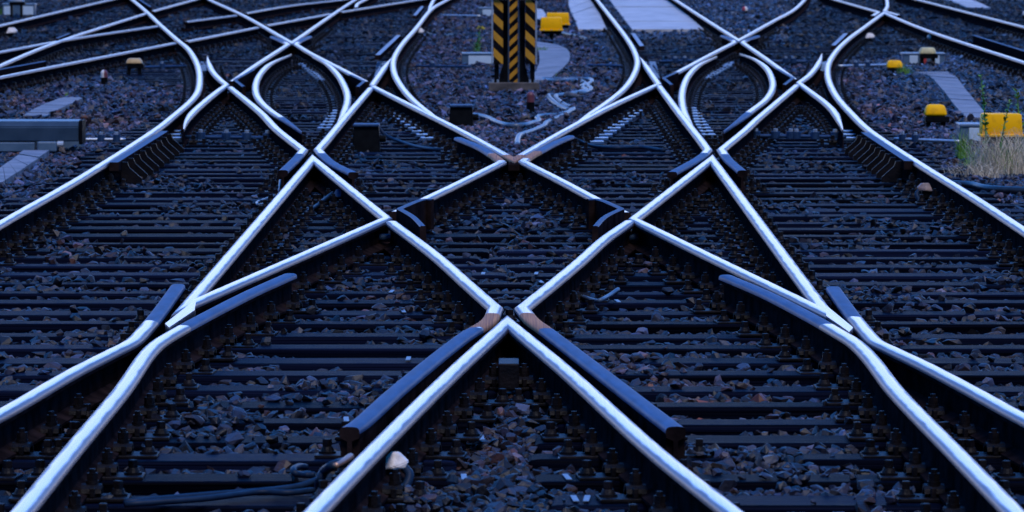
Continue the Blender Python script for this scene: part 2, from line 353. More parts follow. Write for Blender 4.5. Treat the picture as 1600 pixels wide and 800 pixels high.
def sweep(path, prof, matf, closed=False, zones=(), taper0=0, taper1=0, zoff=0.0, top_from=None):
    n = len(path); m = len(prof)
    if closed and (path[0] - path[-1]).length < 1e-5: path = path[:-1]; n -= 1
    Ls = [0.0]
    for a, b in zip(path[:-1], path[1:]): Ls.append(Ls[-1] + (b - a).length)
    tot = Ls[-1]
    V = []
    for i in range(n):
        def per(a, b):
            d = (b - a); d.normalize(); return Vector((d.y, -d.x))
        if closed: n1, n2 = per(path[i - 1], path[i]), per(path[i], path[(i + 1) % n])
        else:
            n1 = per(path[max(i - 1, 0)], path[max(i, 1)]) if i > 0 else per(path[0], path[1])
            n2 = per(path[i], path[i + 1]) if i < n - 1 else n1
        mm = n1 + n2; mm.normalize(); mm = mm / max(mm.dot(n1), 0.045)
        k = 1.0; dz = 0.0
        if taper0 and Ls[i] < taper0: k = 0.12 + 0.88 * (Ls[i] / taper0)
        if taper1 and tot - Ls[i] < taper1: k = min(k, 0.12 + 0.88 * ((tot - Ls[i]) / taper1))
        dz = -(1 - k) * 0.012
        for (s, z) in prof: V.append((path[i].x + mm.x * s * k, path[i].y + mm.y * s * k, z + zoff + dz))
    Fs, MI = [], []
    segs = n if closed else n - 1
    for i in range(segs):
        j = (i + 1) % n
        lm = (Ls[i] + (Ls[j] if j else tot + 0.1)) / 2
        for k in range(m):
            k2 = (k + 1) % m
            Fs.append((i * m + k, i * m + k2, j * m + k2, j * m + k))
            mi = matf(prof[k], prof[k2]) if k2 else 2
            MI.append(mi)
    if not closed:
        Fs.append(tuple(range(m))); MI.append(2)
        Fs.append(tuple(reversed(range((n - 1) * m, n * m)))); MI.append(2)
    me = bpy.data.meshes.new('rail'); me.from_pydata(V, [], Fs)
    me.polygons.foreach_set('material_index', MI)
    at_ = me.attributes.new('across', 'FLOAT', 'POINT'); at_.data.foreach_set('value', [prof[k % m][0] / .0362 for k in range(n * m)])
    for an, code in (('dark', 3), ('rusty', 4)):
        vals = [0.0] * n
        for (l0, l1, rep) in zones:
            if rep == code:
                for i in range(n):
                    if l0 - .02 <= Ls[i] <= l1 + .02: vals[i] = 1.0
        at2 = me.attributes.new(an, 'FLOAT', 'POINT'); at2.data.foreach_set('value', [vals[k // m] for k in range(n * m)])
    bm = bmesh.new(); bm.from_mesh(me); bmesh.ops.recalc_face_normals(bm, faces=bm.faces); bm.to_mesh(me); bm.free()
    for p in me.polygons: p.use_smooth = True
    me.set_sharp_from_angle(angle=math.radians(38))
    return me
zc = [0]
def path_len_to(path, px, py):
    q = W(px, py).xy; best = (1e9, 0); l = 0
    for a, b in zip(path[:-1], path[1:]):
        d = (b - a).length
        t = max(0, min(1, (q - a).dot(b - a) / max(d * d, 1e-9)))
        e = (a.lerp(b, t) - q).length
        if e < best[0]: best = (e, l + t * d)
        l += d
    return best[1]
def dense(path, step=0.3):
    out = [path[0]]
    for a, b in zip(path[:-1], path[1:]):
        n = max(1, int((b - a).length / step))
        for k in range(1, n + 1): out.append(a.lerp(b, k / n))
    return out
def rail(name, label, pts, closed=False, dark=None, rusty=None, t0=0, t1=0, cat='rail', group=None, fast=True, z=0.0):
    """dark: (from photo point, to photo point) unworn stretch; rusty: the same in orange"""
    if closed: pts = list(pts) + [pts[0]]
    path = dense(world_path(pts, z))
    zones = []
    for rng_, mi in ((dark, 3), (rusty, 4)):
        if rng_:
            a = path_len_to(path, *rng_[0]) if rng_[0] else -1
            b = path_len_to(path, *rng_[1]) if rng_[1] else 1e9
            zones.append((min(a, b), max(a, b), mi))
    zc[0] = (zc[0] + 1) % 5
    me = sweep(path, RAILP, rail_mats, closed, zones, t0, t1, zoff=-0.0009 * zc[0])
    o = link(name, me, [M['polish'], M['polish'], M['rust']])
    me.name = name
    tag(o, label, cat, group); paint(path)
    RAILS.append((o, path, fast)); return o
def check(name, label, pts, z=0.03, prof=None, mat='dark', parent=None, cat='check rail'):
    path = dense(world_path(pts, z)); 
    me = sweep(path, prof or CHK, lambda a, b: 0 if (a[1] + b[1]) / 2 > 0.0 else 2)
    o = link(name, me, [M[mat], M['shoulder'], M['rust']], parent)
    if not parent: tag(o, label, cat)
    paint(path, 0.05); return o
c = 'c'
def wing_filler(o, pts):
    path = dense(world_path(pts, 0))
    pr = [(-.034, -.16), (-.034, -.03), (.034, -.03), (.034, -.16)]
    me = sweep(path, pr, lambda a, b: 2); link('wing_block', me, [M['rust']], o)
# near scissors crossing
TL_ = rail('crossing_rail', 'closed triangle of shiny rails at the left of the near diamond crossing', [(293, 474, c), (489, 246, c), (604, 339, c)], closed=True, cat='crossing rail')
TR_ = rail('crossing_rail', 'closed triangle of shiny rails at the right of the near diamond crossing', [(1290, 485, c), (1112, 246, c), (990, 340, c)], closed=True, cat='crossing rail')
MB().prism([W(x, y).xy for x, y in [(258, 505), (264, 511), (304, 484), (307, 466)]], -0.05, -0.0012).build('nose', M['polish'], TL_)
MB().prism([W(x, y).xy for x, y in [(1333, 511), (1327, 518), (1291, 493), (1290, 476)]], -0.05, -0.0012).build('nose', M['polish'], TR_)
VF = rail('crossing_rail', 'big shiny V of rails with its tip at the middle of the foreground', [(425, 862), (485, 800), (580, 702), (705, 579), (793, 499, c), (887, 576), (1025, 700), (1152, 800), (1228, 862)], cat='crossing rail')
p = W(795, 560, -0.04); MB().box((p.x, p.y, -0.105), (0.085, 0.25, 0.11), bev=0.006).build('spacer_block', M['iron'], VF)
VB = rail('crossing_rail', 'long shallow V of rails spreading behind the rusty centre crossing', [(582, 133), (650, 167), (720, 202), (803, 247, c), (880, 203), (950, 166), (1028, 130)], cat='crossing rail',
          rusty=((795, 243), (811, 243)))
p = W(803, 256, -0.03); MB().box((p.x, p.y - .1, -0.045), (0.085, 0.3, 0.05), bev=0.005).build('spacer_block', M['rust'], VB)
wr1 = rail('wing_rail', 'rail left of the foreground V bending into a dark blue wing', [(612, 345), (684, 399), (735, 444), (774, 478, c), (764, 497), (723, 523), (626, 600), (560, 658), (546, 667)], dark=((744, 510), None), rusty=((768, 491), (742, 511)), cat='wing rail')
wr2 = rail('wing_rail', 'rail right of the foreground V bending into a dark blue wing', [(983, 344), (944, 371), (907, 404), (866, 438), (816, 478, c), (831, 496), (856, 514), (910, 555), (956, 590), (1012, 633), (1056, 666)], dark=((850, 510), None), rusty=((824, 490), (852, 511)), cat='wing rail')
rail('wing_rail', 'rail entering at the lower left edge with its dark wing tip pointing up', [(-60, 671), (0, 642), (112, 578), (175, 546), (206, 530), (228, 508), (245, 488), (278, 443)], dark=((240, 498), None), cat='wing rail')
rail('wing_rail', 'rail from the bottom left corner bending into a long dark wing', [(-30, 866), (28, 800), (110, 700), (192, 602), (228, 550), (246, 532), (275, 514), (325, 487), (390, 454), (453, 426)], dark=((292, 505), None), cat='wing rail')
rail('wing_rail', 'rail entering at the lower right edge with its dark wing tip pointing up', [(1660, 678), (1600, 648), (1517, 603), (1450, 568), (1395, 542), (1370, 530), (1342, 500), (1322, 474), (1302, 446)], dark=((1335, 492), None), cat='wing rail')
rail('wing_rail', 'rail from the bottom right corner bending into a long dark wing', [(1650, 862), (1590, 800), (1495, 703), (1400, 606), (1362, 557), (1338, 533), (1307, 514), (1272, 494), (1200, 457), (1134, 429)], dark=((1290, 504), None), cat='wing rail')
rail('wing_rail', 'upper left side of the central diamond bending into a wing at the rusty crossing', [(618, 330), (660, 311), (725, 280), (784, 251, c), (770, 240), (750, 228), (716, 214)], dark=((768, 239), None), rusty=((784, 249), (768, 239)), cat='wing rail')
rail('wing_rail', 'upper right side of the central diamond bending into a wing at the rusty crossing', [(977, 331), (932, 309), (875, 279), (817, 250, c), (828, 242), (844, 233), (869, 220), (891, 211)], dark=((836, 237), None), rusty=((821, 247), (838, 236)), cat='wing rail')
rail('wing_rail', 'rail from the left slip to the left far crossing, wing bending down left', [(360, 135), (409, 175), (432, 199), (474, 232, c), (463, 245), (442, 265)], dark=((468, 240), None), cat='wing rail')
rail('wing_rail', 'rail right of the left slip, wing bending down right at the left far crossing', [(579, 136), (537, 184), (513, 213), (497, 231, c), (506, 241), (521, 253), (552, 268)], dark=((504, 239), None), cat='wing rail')
rail('wing_rail', 'rail from the right slip to the right far crossing, wing bending down right', [(1245, 132), (1180, 187), (1165, 201), (1127, 232, c), (1138, 247), (1160, 266)], dark=((1133, 241), None), cat='wing rail')
rail('wing_rail', 'rail left of the right slip, wing bending down left at the right far crossing', [(1030, 133), (1064, 178), (1095, 217), (1106, 232, c), (1100, 239), (1085, 249), (1050, 268)], dark=((1100, 239), None), cat='wing rail')
wing_filler(wr1, [(764, 497), (723, 523), (626, 600), (560, 658), (547, 666)]); wing_filler(wr2, [(831, 496), (856, 514), (910, 555), (956, 590), (1012, 633), (1055, 665)])
# left double slip
rail('stock_rail', 'outermost left rail sweeping round the left slip', [(-60, 383), (0, 347), (125, 276), (243, 201), (270, 180), (299, 155), (309, 141), (312, 118), (309, 101), (303, 88), (294, 75), (276, 60), (250, 37), (230, 18), (205, -3), (178, -25)], cat='stock rail')
rail('switch_blade', 'pointed blade pair meeting at the left corner of the left slip', [(287, 199), (290, 189), (298, 177), (316, 160), (337, 143), (354, 131, c), (340, 119), (331, 108), (326, 96), (324, 86)], t0=3, t1=4, cat='switch blade')
rail('slip_rail', 'straight rail on the upper left side of the left slip', [(363, 126), (400, 100), (450, 68, c), (441, 63), (425, 56)], dark=((446, 65), None), cat='slip rail')
rail('slip_rail', 'straight rail on the upper right side of the left slip', [(572, 127), (530, 105), (485, 82), (462, 68, c), (471, 62), (484, 56)], dark=((466, 65), None), cat='slip rail')
rail('crossing_rail', 'V of rails running up and away from the top of the left slip', [(300, -16), (330, 0), (380, 23), (456, 66, c), (515, 25), (553, 0), (575, -14)], cat='crossing rail')
rail('switch_blade', 'curved blade on the right inside of the left slip', [(488, 86), (509, 97), (527, 114), (538, 132), (543, 148), (541, 164), (534, 180), (524, 195)], t0=5, t1=3, cat='switch blade')
rail('switch_blade', 'curved blade on the left inside of the left slip', [(455, 83), (424, 97), (405, 116), (399, 137), (406, 155), (427, 174), (450, 188), (472, 203)], t0=5, t1=3, dark=((440, 182), None), cat='switch blade')
rail('switch_blade', 'short straight blade above the right corner of the left slip', [(581, 132), (597, 109), (612, 88)], t1=4, cat='switch blade')
rail('stock_rail', 'curved rail rounding the left side of the central gravel island', [(725, -16), (697, 0), (676, 12), (650, 43), (626, 71), (615, 92), (616, 112), (629, 136), (650, 159), (675, 178), (705, 195)], t1=3, cat='stock rail')
rail('switch_blade', 'short blade joining the island rail at the top edge left of the striped mast', [(690, -18), (677, 0), (668, 20)], t1=6, cat='switch blade')
# right double slip
rail('stock_rail', 'outermost right rail sweeping round the right slip to a far V tip', [(1680, 122), (1600, 96), (1450, 47), (1381, 19, c), (1348, 43), (1324, 61), (1306, 79), (1295, 97), (1293, 112), (1296, 127), (1308, 150), (1330, 175), (1360, 203), (1450, 262), (1525, 308), (1600, 357), (1670, 402)], cat='stock rail')
rail('switch_blade', 'pointed blade pair meeting at the right corner of the right slip', [(1317, 200), (1312, 188), (1303, 172), (1290, 159), (1270, 144), (1248, 128, c), (1264, 116), (1276, 102), (1282, 90), (1284, 82)], t0=3, t1=4, cat='switch blade')
rail('slip_rail', 'straight rail on the upper right side of the right slip', [(1242, 123), (1195, 89), (1160, 65, c), (1169, 60), (1184, 55)], dark=((1164, 63), None), cat='slip rail')
rail('slip_rail', 'straight rail on the upper left side of the right slip', [(1037, 122), (1060, 111), (1105, 87), (1148, 65, c), (1141, 60), (1129, 55)], dark=((1144, 63), None), cat='slip rail')
rail('crossing_rail', 'V of rails running up and away from the top of the right slip', [(1025, -21), (1060, 2), (1105, 31), (1154, 62, c), (1210, 31), (1238, 16), (1256, 0), (1266, -16)], cat='crossing rail')
rail('switch_blade', 'curved blade on the left inside of the right slip', [(1120, 86), (1092, 100), (1074, 119), (1066, 142), (1066, 160), (1070, 176), (1079, 191), (1088, 203)], t0=5, t1=3, cat='switch blade')
rail('switch_blade', 'curved blade on the right inside of the right slip', [(1156, 82), (1176, 89), (1197, 104), (1207, 124), (1206, 139), (1195, 155), (1178, 168), (1155, 185), (1130, 202)], t0=5, t1=3, dark=((1168, 175), None), cat='switch blade')
rail('switch_blade', 'short straight blade above the left corner of the right slip', [(1030, 131), (1014, 108), (1000, 87)], t1=4, cat='switch blade')
rail('stock_rail', 'curved rail rounding the right side of the central gravel island', [(917, -22), (934, 0), (960, 33), (976, 54), (990, 76), (996, 96), (990, 116), (975, 137), (948, 159), (920, 178), (888, 198)], t1=3, cat='stock rail')
# far tracks
far = dict(cat='rail', fast=True)
rail('rail', 'topmost rail across the upper left corner', [(-80, 58), (0, 39), (168, 0), (225, -13)], **far)
rail('rail', 'gently sloping rail ending at the outer curve in the upper left', [(-80, 94), (0, 80), (110, 60), (245, 40)], **far)
rail('rail', 'steeper upper left rail crossing the gently sloping one', [(-80, 136), (0, 101), (85, 66), (228, 20)], **far)
rail('rail', 'lowest of the rails fanning out of the upper left edge', [(-80, 136), (0, 119), (272, 66)], **far)
rail('rail', 'short rail piece beyond the outer curve at the top left', [(238, 17), (300, 0), (350, -14)], **far)
rail('rail', 'lower thin rail between the two far arms of the left slip', [(291, 64), (402, 42)], **far)
rail('rail', 'middle piece of the lower thin rail inside the far V of the left slip', [(416, 39), (516, 21)], **far)
rail('rail', 'right end piece of the lower thin rail running to the top edge', [(532, 18), (620, 4), (690, -7)], **far)
rail('rail', 'upper thin rail left of the far V of the left slip', [(290, 33), (368, 23)], **far)
rail('rail', 'upper thin rail inside the far V running to the top edge', [(384, 20), (455, 8), (525, 0), (580, -8)], **far)
rail('rail', 'small hooked rail end at the top edge left of the island', [(556, 11), (559, 5), (572, -2), (590, -12)], **far)
rail('rail', 'rail ending in a knuckle beside the far right V tip', [(1280, -10), (1310, 0), (1373, 18, c), (1363, 24)], **far)
rail('rail', 'upright looking curved rail above the far right V tip', [(1381, -20), (1386, 0), (1386, 10), (1382, 16, c), (1405, 23)], **far)
rail('rail', 'topmost rail across the upper right corner', [(1400, -10), (1440, 0), (1600, 41), (1700, 66)], **far)
check('check_rail', 'purple grey guard strip beside the lower rail at the upper right edge', [(1522, 58), (1560, 70), (1640, 95)], z=0.0)
check('check_rail', 'thin guard strip above the lowest rail at the upper left edge', [(-60, 124), (0, 112), (70, 99)], z=0.0)
check('check_rail', 'thin guard strip over the crossing of the fanning left rails', [(88, 63), (108, 55)], z=0.0)
check('check_rail', 'short guard strip beside the outer curve at the top left', [(216, 0), (236, 13)], z=0.0)
# raised guards at the obtuse corners
check('guard_rail', 'raised dark V guard at the left corner of the central diamond', [(676, 311), (660, 311), (624, 325, c), (646, 338), (661, 353)])
check('guard_rail', 'raised dark V guard at the right corner of the central diamond', [(918, 311), (936, 311), (971, 325, c), (945, 338), (930, 353)])
check('guard_rail', 'raised guard at the left corner of the left slip', [(396, 108), (367, 124, c), (381, 135)])
check('guard_rail', 'raised guard at the right corner of the left slip', [(548, 116), (569, 126, c), (558, 135)])
check('guard_rail', 'raised guard at the left corner of the right slip', [(1058, 112), (1037, 121, c), (1050, 132)])
check('guard_rail', 'raised guard at the right corner of the right slip', [(1215, 107), (1239, 121, c), (1225, 132)])
# check rails with ribbed brackets beside the outer rails
GP = [(-.035, -.06), (-.035, -.004), (-.030, .002), (.030, .002), (.035, -.004), (.035, -.06)]
def ribbed(label, pts, side, n):
    o = check('guard_rail', label, pts, z=0.0, prof=GP, cat='guard rail')
    a, b = W(*pts[0]).xy, W(*pts[-1]).xy
    for k in range(n):
        q = a.lerp(b, (k + 0.5) / n)
        MB().prism([(0, 0), (side * .05, 0), (side * .16, -.13), (side * .16, -.155), (0, -.155)], -0.012, 0.012).mesh('x')
        bm = MB(); pr = [(0, -.01), (side * .045, -.01), (side * .06, -.05), (side * .15, -.13), (side * .15, -.165), (0, -.165)]
        f = [bm.bm.verts.new((q.x + side * .03 + u, q.y + d, v)) for d in (-.014, .014) for (u, v) in pr]; m_ = len(pr)
        bm.bm.faces.new(f[:m_]); bm.bm.faces.new(f[m_:][::-1])
        for i in range(m_): bm.bm.faces.new((f[i], f[(i + 1) % m_], f[m_ + (i + 1) % m_], f[m_ + i]))
        bmesh.ops.recalc_face_normals(bm.bm, faces=bm.bm.faces)
        bm.build('bracket', M['iron'], o)
ribbed('ribbed guard rail on brackets inside the left outer rail', [(257, 205), (178, 254)], 1, 9)
ribbed('ribbed guard rail on brackets inside the right outer rail', [(1351, 207), (1420, 252)], -1, 9)
for lab, pts in (('flat purple guard end left of the island rail, nearer one', [(590, 86), (607, 70), (623, 55)]), ('flat purple guard end left of the island rail, farther one', [(648, 24), (660, 10)]),
                 ('flat purple guard end right of the island, by the concrete slab', [(1003, 72), (989, 52)]), ('flat purple guard end beside the right outer rail', [(1302, 71), (1322, 52)])):
    check('guard_rail', lab, pts, z=0.0, prof=GP, mat='shoulder', cat='guard rail')

# ------------------------------------------------------------------ sleepers
Y0 = 12.9
ROWS = [Y0 + k * PITCH + random.uniform(-.025, .025) for k in range(int((108 - Y0) / PITCH))]
bmS = MB(); bmS.box((0, 0, -0.08), (1, 0.25, 0.16), bev=0.012); sleeper_me = bmS.mesh('sleeper')
SLEEP = []      # (row y, x0, x1)
nsl = 0
def sleeper(y, x0, x1, label, group):
    o = link('sleeper', sleeper_me, M['wood']); o.location = ((x0 + x1) / 2, y, ST + random.uniform(-.006, .004)); o.scale = (x1 - x0, random.uniform(.84, 1.12), 1)
    o.rotation_euler = (random.uniform(-.03, .02), 0, random.uniform(-.006, .006))
    tag(o, label, 'sleeper', group); SLEEP.append((y, x0, x1))
def half_island(y):      # half width of the gravel island along the middle
    return float(np.interp(y, [0, 19.5, 20, 37, 39, 43, 50, 57, 66, 100, 120], [.13, .13, 0.012, 0.012, .35, .62, 1.0, 1.3, 1.45, 1.7, 1.8]))
for y in ROWS:
    h = half_island(y); j = random.uniform(-.25, .25) if h < .05 else random.uniform(-.06, .06)
    xl = -3.45 + random.uniform(-.1, .1); xr = 3.45 + random.uniform(-.1, .1)
    if y > 54: xl = -float(np.interp(y, [54, 58, 64, 108], [3.6, 5.5, 7.5, 12.5]))
    if y > 62: xr = float(np.interp(y, [62, 74, 108], [3.5, 9, 12]))
    sleeper(y, xl, -h + j, 'dark weathered timber sleeper under the tracks left of the middle line', 'timber sleepers of the left tracks')
    if y < 74: sleeper(y, h + j + (0.02 if h < .05 else 0), xr, 'dark weathered timber sleeper under the tracks right of the middle line', 'timber sleepers of the right tracks')
    else: sleeper(y, float(np.interp(y, [74, 108], [4.2, 6.2])), xr, 'dark weathered timber sleeper under the tracks right of the middle line', 'timber sleepers of the right tracks')

# ------------------------------------------------------------------ rail fastenings
def fast_mesh(lod):
    b = MB()
    b.box((.118, 0, .0065), (.165, .15, .013), bev=.003 if lod == 0 else 0)
    b.box((.080, 0, .030), (.018, .13, .034), bev=.003 if lod == 0 else 0)
    # arched clamp
    k = 6; pv = None
    for i in range(k + 1):
        a = math.pi * i / k; yy = -.046 * math.cos(a); zz = .026 + .03 * math.sin(a)
        ring = [b.bm.verts.new(q) for q in ((.040, yy, zz), (.108, yy, zz), (.108, yy * .78, zz - .012), (.040, yy * .78, zz - .012))]
        if pv:
            for m_ in range(4): b.bm.faces.new((pv[m_], pv[(m_ + 1) % 4], ring[(m_ + 1) % 4], ring[m_]))
        else: b.bm.faces.new(ring)
        pv = ring
    b.bm.faces.new(pv[::-1])
    if lod:
        b.box((.076, 0, .07), (.034, .034, .034)); b.box((.165, 0, .034), (.03, .03, .045))
    bmesh.ops.recalc_face_normals(b.bm, faces=b.bm.faces)
    return b.mesh('rail_fastening')
def bolt_mesh():
    b = MB(); b.cyl((0, 0, .050), .026, .008, n=16); b.cyl((0, 0, .060), .022, .010, n=16); b.cyl((0, 0, .078), .0205, .026, n=6); b.cyl((0, 0, .097), .011, .016, n=10)
    return b.mesh('clamp_bolt')
def screw_mesh():
    b = MB(); b.cyl((0, 0, .017), .032, .009, n=16); b.cyl((0, 0, .029), .027, .018, .019, n=14); b.box((0, 0, .051), (.026, .026, .028), bev=.003)
    return b.mesh('screw_spike')
FM0, FM1, BMh, SMh = fast_mesh(0), fast_mesh(1), bolt_mesh(), screw_mesh()
nfast = 0
for o, path, do in RAILS:
    if not do: continue
    spots = []
    closed = (path[0] - path[-1]).length < 1e-4
    for a, b in zip(path[:-1], path[1:]):
        lo, hi = sorted((a.y, b.y))
        if hi - lo < 1e-4: continue
        for y in ROWS:
            if lo <= y < hi:
                t = (y - a.y) / (b.y - a.y); x = a.x + (b.x - a.x) * t
                if abs(x) > 0.112 * y + 0.2: continue
                ang = math.atan2(-(b.x - a.x), (b.y - a.y)) if b.y > a.y else math.atan2((b.x - a.x), -(b.y - a.y))
                for sd in (1, -1):
                    xx = x + sd * .135
                    if any((ix, int(y / 0.1)) in GRID for ix in range(int((xx - .012) / .02), int((xx + .012) / .02) + 1)): continue
                    spots.append((y, x, ang + (0 if sd > 0 else math.pi), sd))
    spots.sort(key=lambda s: s[0])
    spots = [s for s in spots if s[0] < 80]
    objs = [s for s in spots if s[0] < 62][:90]; rest = spots[len(objs):]
    for (y, x, a, sd) in objs:
        lod = y > 36
        f = link('rail_fastening', FM1 if lod else FM0, M['iron'], o); f.location = (x, y, ST); f.rotation_euler = (0, 0, a); nfast += 1
        if not lod:
            for nm, me, px in (('clamp_bolt', BMh, .076), ('screw_spike', SMh, .165)):
                q = link(nm, me, M['iron'], f); q.location = (px + random.uniform(-.004, .004), random.uniform(-.006, .006), 0); q.rotation_euler = (0, 0, random.uniform(0, 3))
    if rest:
        b = MB()
        for (y, x, a, sd) in rest:
            for dx, dz, sz in ((.118, .007, (.165, .15, .014)), (.08, .04, (.05, .07, .05)), (.165, .035, (.03, .03, .05))):
                b.box((x + dx * math.cos(a), y + dx * math.sin(a), ST + dz), sz, rz=a)
        q = b.build('rail_fastenings', M['iron'], o); q['kind'] = 'stuff'

# slide plates under the blades (bright steel, one per sleeper)
def slide_zone(label, p0, p1, wid, z=-0.135):
    a, b = W(*p0, z).xy, W(*p1, z).xy
    if a.y > b.y: a, b = b, a
    for y in ROWS:
        if a.y <= y <= b.y:
            t = (y - a.y) / (b.y - a.y); x = a.x + (b.x - a.x) * t
            if any((ix, int(y / 0.1)) in GRID and False for ix in range(1)): continue
            o = MB().box((0, 0, -.012), (wid, .10, .03), bev=.004).build('slide_plate', M['slide'], loc=(x, y, z))
            o.rotation_euler = (0, 0, random.uniform(-.05, .05))
            tag(o, label, 'slide plate', label.replace('bright steel slide plate', 'slide plates'))
slide_zone('bright steel slide plate left of the blade at the lower right of the left slip', (505, 201), (531, 170), .12)
slide_zone('bright steel slide plate in the stepped row at the top of the left slip', (505, 124), (472, 98), .13)
slide_zone('bright steel slide plate in the stepped row left of the rusty crossing', (675, 220), (618, 176), .12)
slide_zone('bright steel slide plate in the stepped row right of the rusty crossing', (930, 222), (995, 172), .12)
slide_zone('bright steel slide plate right of the blade at the lower left of the right slip', (1110, 213), (1078, 168), .12)
slide_zone('bright steel slide plate in the stepped row at the top of the right slip', (1101, 122), (1144, 97), .13)
slide_zone('bright steel slide plate between curve and blade tip left of the left slip', (319, 111), (317, 96), .09)
slide_zone('bright steel slide plate between curve and blade tip right of the right slip', (1287, 110), (1288, 97), .09)
slide_zone('bright steel slide plate above the right corner of the left slip', (592, 122), (597, 96), .12)
slide_zone('bright steel slide plate above the left corner of the right slip', (1022, 122), (1016, 96), .14)
slide_zone('bright steel slide plate at the lower blade tip of the right outer curve', (1328, 220), (1326, 203), .11)
slide_zone('bright steel slide plate at the lower blade tip of the left outer curve', (274, 220), (272, 202), .11)

# ------------------------------------------------------------------ ballast stones (stuff)
def stone_protos(n, npts):
    out = []
    for k in range(n):
        bm = bmesh.new()
        pts = rng.normal(size=(npts, 3)); pts /= np.linalg.norm(pts, axis=1)[:, None]
        pts *= rng.uniform(.75, 1.1, size=(npts, 1)); pts *= np.array([1.25, .95, .72]) * rng.uniform(.8, 1.15, 3)
        vs = [bm.verts.new(p) for p in pts]
        r = bmesh.ops.convex_hull(bm, input=vs)
        bmesh.ops.delete(bm, geom=[g for g in r['geom_interior'] if isinstance(g, bmesh.types.BMVert)], context='VERTS')
        bmesh.ops.triangulate(bm, faces=bm.faces); bm.verts.ensure_lookup_table(); bm.verts.index_update()
        V = np.array([v.co[:] for v in bm.verts]); Fc = np.array([[v.index for v in f.verts] for f in bm.faces]); bm.free()
        out.append((V, Fc))
    return out
PAL = np.array([(.060, .052, .080), (.085, .072, .105), (.035, .034, .052), (.100, .060, .064), (.072, .046, .050), (.12, .11, .14), (.19, .17, .21), (.19, .075, .045)])
PW = np.array([.20, .18, .20, .13, .09, .08, .07, .05])
def build_stones(name, X, Y, Z, size, protos, colmul, label=None):
    n = len(X); idx = rng.integers(0, len(protos), n)
    q = rng.normal(size=(n, 4)); q /= np.linalg.norm(q, axis=1)[:, None]
    a, b, c_, d = q.T
    R = np.stack([np.stack([1 - 2 * (c_ * c_ + d * d), 2 * (b * c_ - a * d), 2 * (b * d + a * c_)], -1),
                  np.stack([2 * (b * c_ + a * d), 1 - 2 * (b * b + d * d), 2 * (c_ * d - a * b)], -1),
                  np.stack([2 * (b * d - a * c_), 2 * (c_ * d + a * b), 1 - 2 * (b * b + c_ * c_)], -1)], 1)
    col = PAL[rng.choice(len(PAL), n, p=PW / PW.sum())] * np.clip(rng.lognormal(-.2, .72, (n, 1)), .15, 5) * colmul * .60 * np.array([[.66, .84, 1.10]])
    Vs, Fs, Cs = [], [], []; off = 0
    for k, (V, Fc) in enumerate(protos):
        s = np.where(idx == k)[0]
        if not len(s): continue
        P = np.einsum('nij,vj->nvi', R[s], V) * size[s][:, None, None]
        P[..., 2] *= .8
        P[..., 0] += X[s][:, None]; P[..., 1] += Y[s][:, None]; P[..., 2] += Z[s][:, None]
        m = len(V); Vs.append(P.reshape(-1, 3))
        Fs.append((Fc[None] + (off + np.arange(len(s)) * m)[:, None, None]).reshape(-1, 3))
        Cs.append(np.repeat(col[s], m, 0)); off += len(s) * m
    V = np.concatenate(Vs).astype(np.float32); Fc = np.concatenate(Fs).astype(np.int32); Cc = np.concatenate(Cs)
    me = bpy.data.meshes.new(name); me.vertices.add(len(V)); me.vertices.foreach_set('co', V.ravel())
    me.loops.add(Fc.size); me.loops.foreach_set('vertex_index', Fc.ravel())
    me.polygons.add(len(Fc)); me.polygons.foreach_set('loop_start', np.arange(0, Fc.size, 3, dtype=np.int32))
    ca = me.color_attributes.new('stone_col', 'FLOAT_COLOR', 'POINT')
    ca.data.foreach_set('color', np.concatenate([Cc, np.ones((len(Cc), 1))], 1).astype(np.float32).ravel())
    me.update(); me.validate()
    me.polygons.foreach_set('use_smooth', np.zeros(len(Fc), dtype=bool))
    o = link(name, me, M['stone']); tag(o, label, 'ballast', kind='stuff'); return o
# ------------------------------------------------------------------ small things: placing helpers
def at(px, py, z=GZ + .03): return W(px, py, z)
def mpp(p): return p.y / F          # metres per photo pixel at that depth

# striped mast foot
p = at(803, 143); u = mpp(p)
mast = empty('striped_mast', p, 'black and yellow striped steel mast foot on a concrete block', 'mast')
def mx(px): return (px - 803) * u
MB().box((0, .16, .05), (80 * u, .40, .10), bev=.01).build('concrete_block', M['base'], mast)
def stripes(parent, name, x0, x1, z0, z1, y, up, pitch_):
    """flat plate with raised-edge paint stripes; black plate plus yellow slanting stripes as real thin paint"""
    b = MB(); b.box(((x0 + x1) / 2, y + .006, (z0 + z1) / 2), (x1 - x0, .012, z1 - z0), mi=0)
    wd = x1 - x0; rise = wd * 0.95 * up; z = z0 - abs(rise)
    while z < z1 + abs(rise):
        q = [(x0, z), (x1, z + rise), (x1, z + rise + pitch_ * .5), (x0, z + pitch_ * .5)]
        # clip to the plate
        def clip(poly, zz, keep_above):
            o_ = []
            for i in range(len(poly)):
                a, b_ = poly[i], poly[(i + 1) % len(poly)]
                ia = (a[1] >= zz) == keep_above; ib = (b_[1] >= zz) == keep_above
                if ia: o_.append(a)
                if ia != ib:
                    t = (zz - a[1]) / (b_[1] - a[1]); o_.append((a[0] + (b_[0] - a[0]) * t, zz))
            return o_
        q = clip(q, z0, True); q = clip(q, z1, False) if q else q
        if len(q) > 2: b.poly([(a, y - .002, c_) for a, c_ in q], mi=1)
        z += pitch_
    o = b.build(name, [M['blackp'], M['hazard']], parent); return o
top = (143 + 2) * u
stripes(mast, 'striped_panel', mx(771), mx(786), 43 * u, top, -.02, -1, 27 * u)
stripes(mast, 'striped_panel', mx(821), mx(836), 43 * u, top, -.02, -1, 27 * u)
stripes(mast, 'striped_column', mx(796), mx(809), 12 * u, top + 1.2, .10, 1, 17.5 * u)
for x in (769, 838): MB().box((mx(x), .03, (43 * u + top) / 2), (2.2 * u, .12, top - 43 * u)).build('edge_strip', M['galv'], mast)
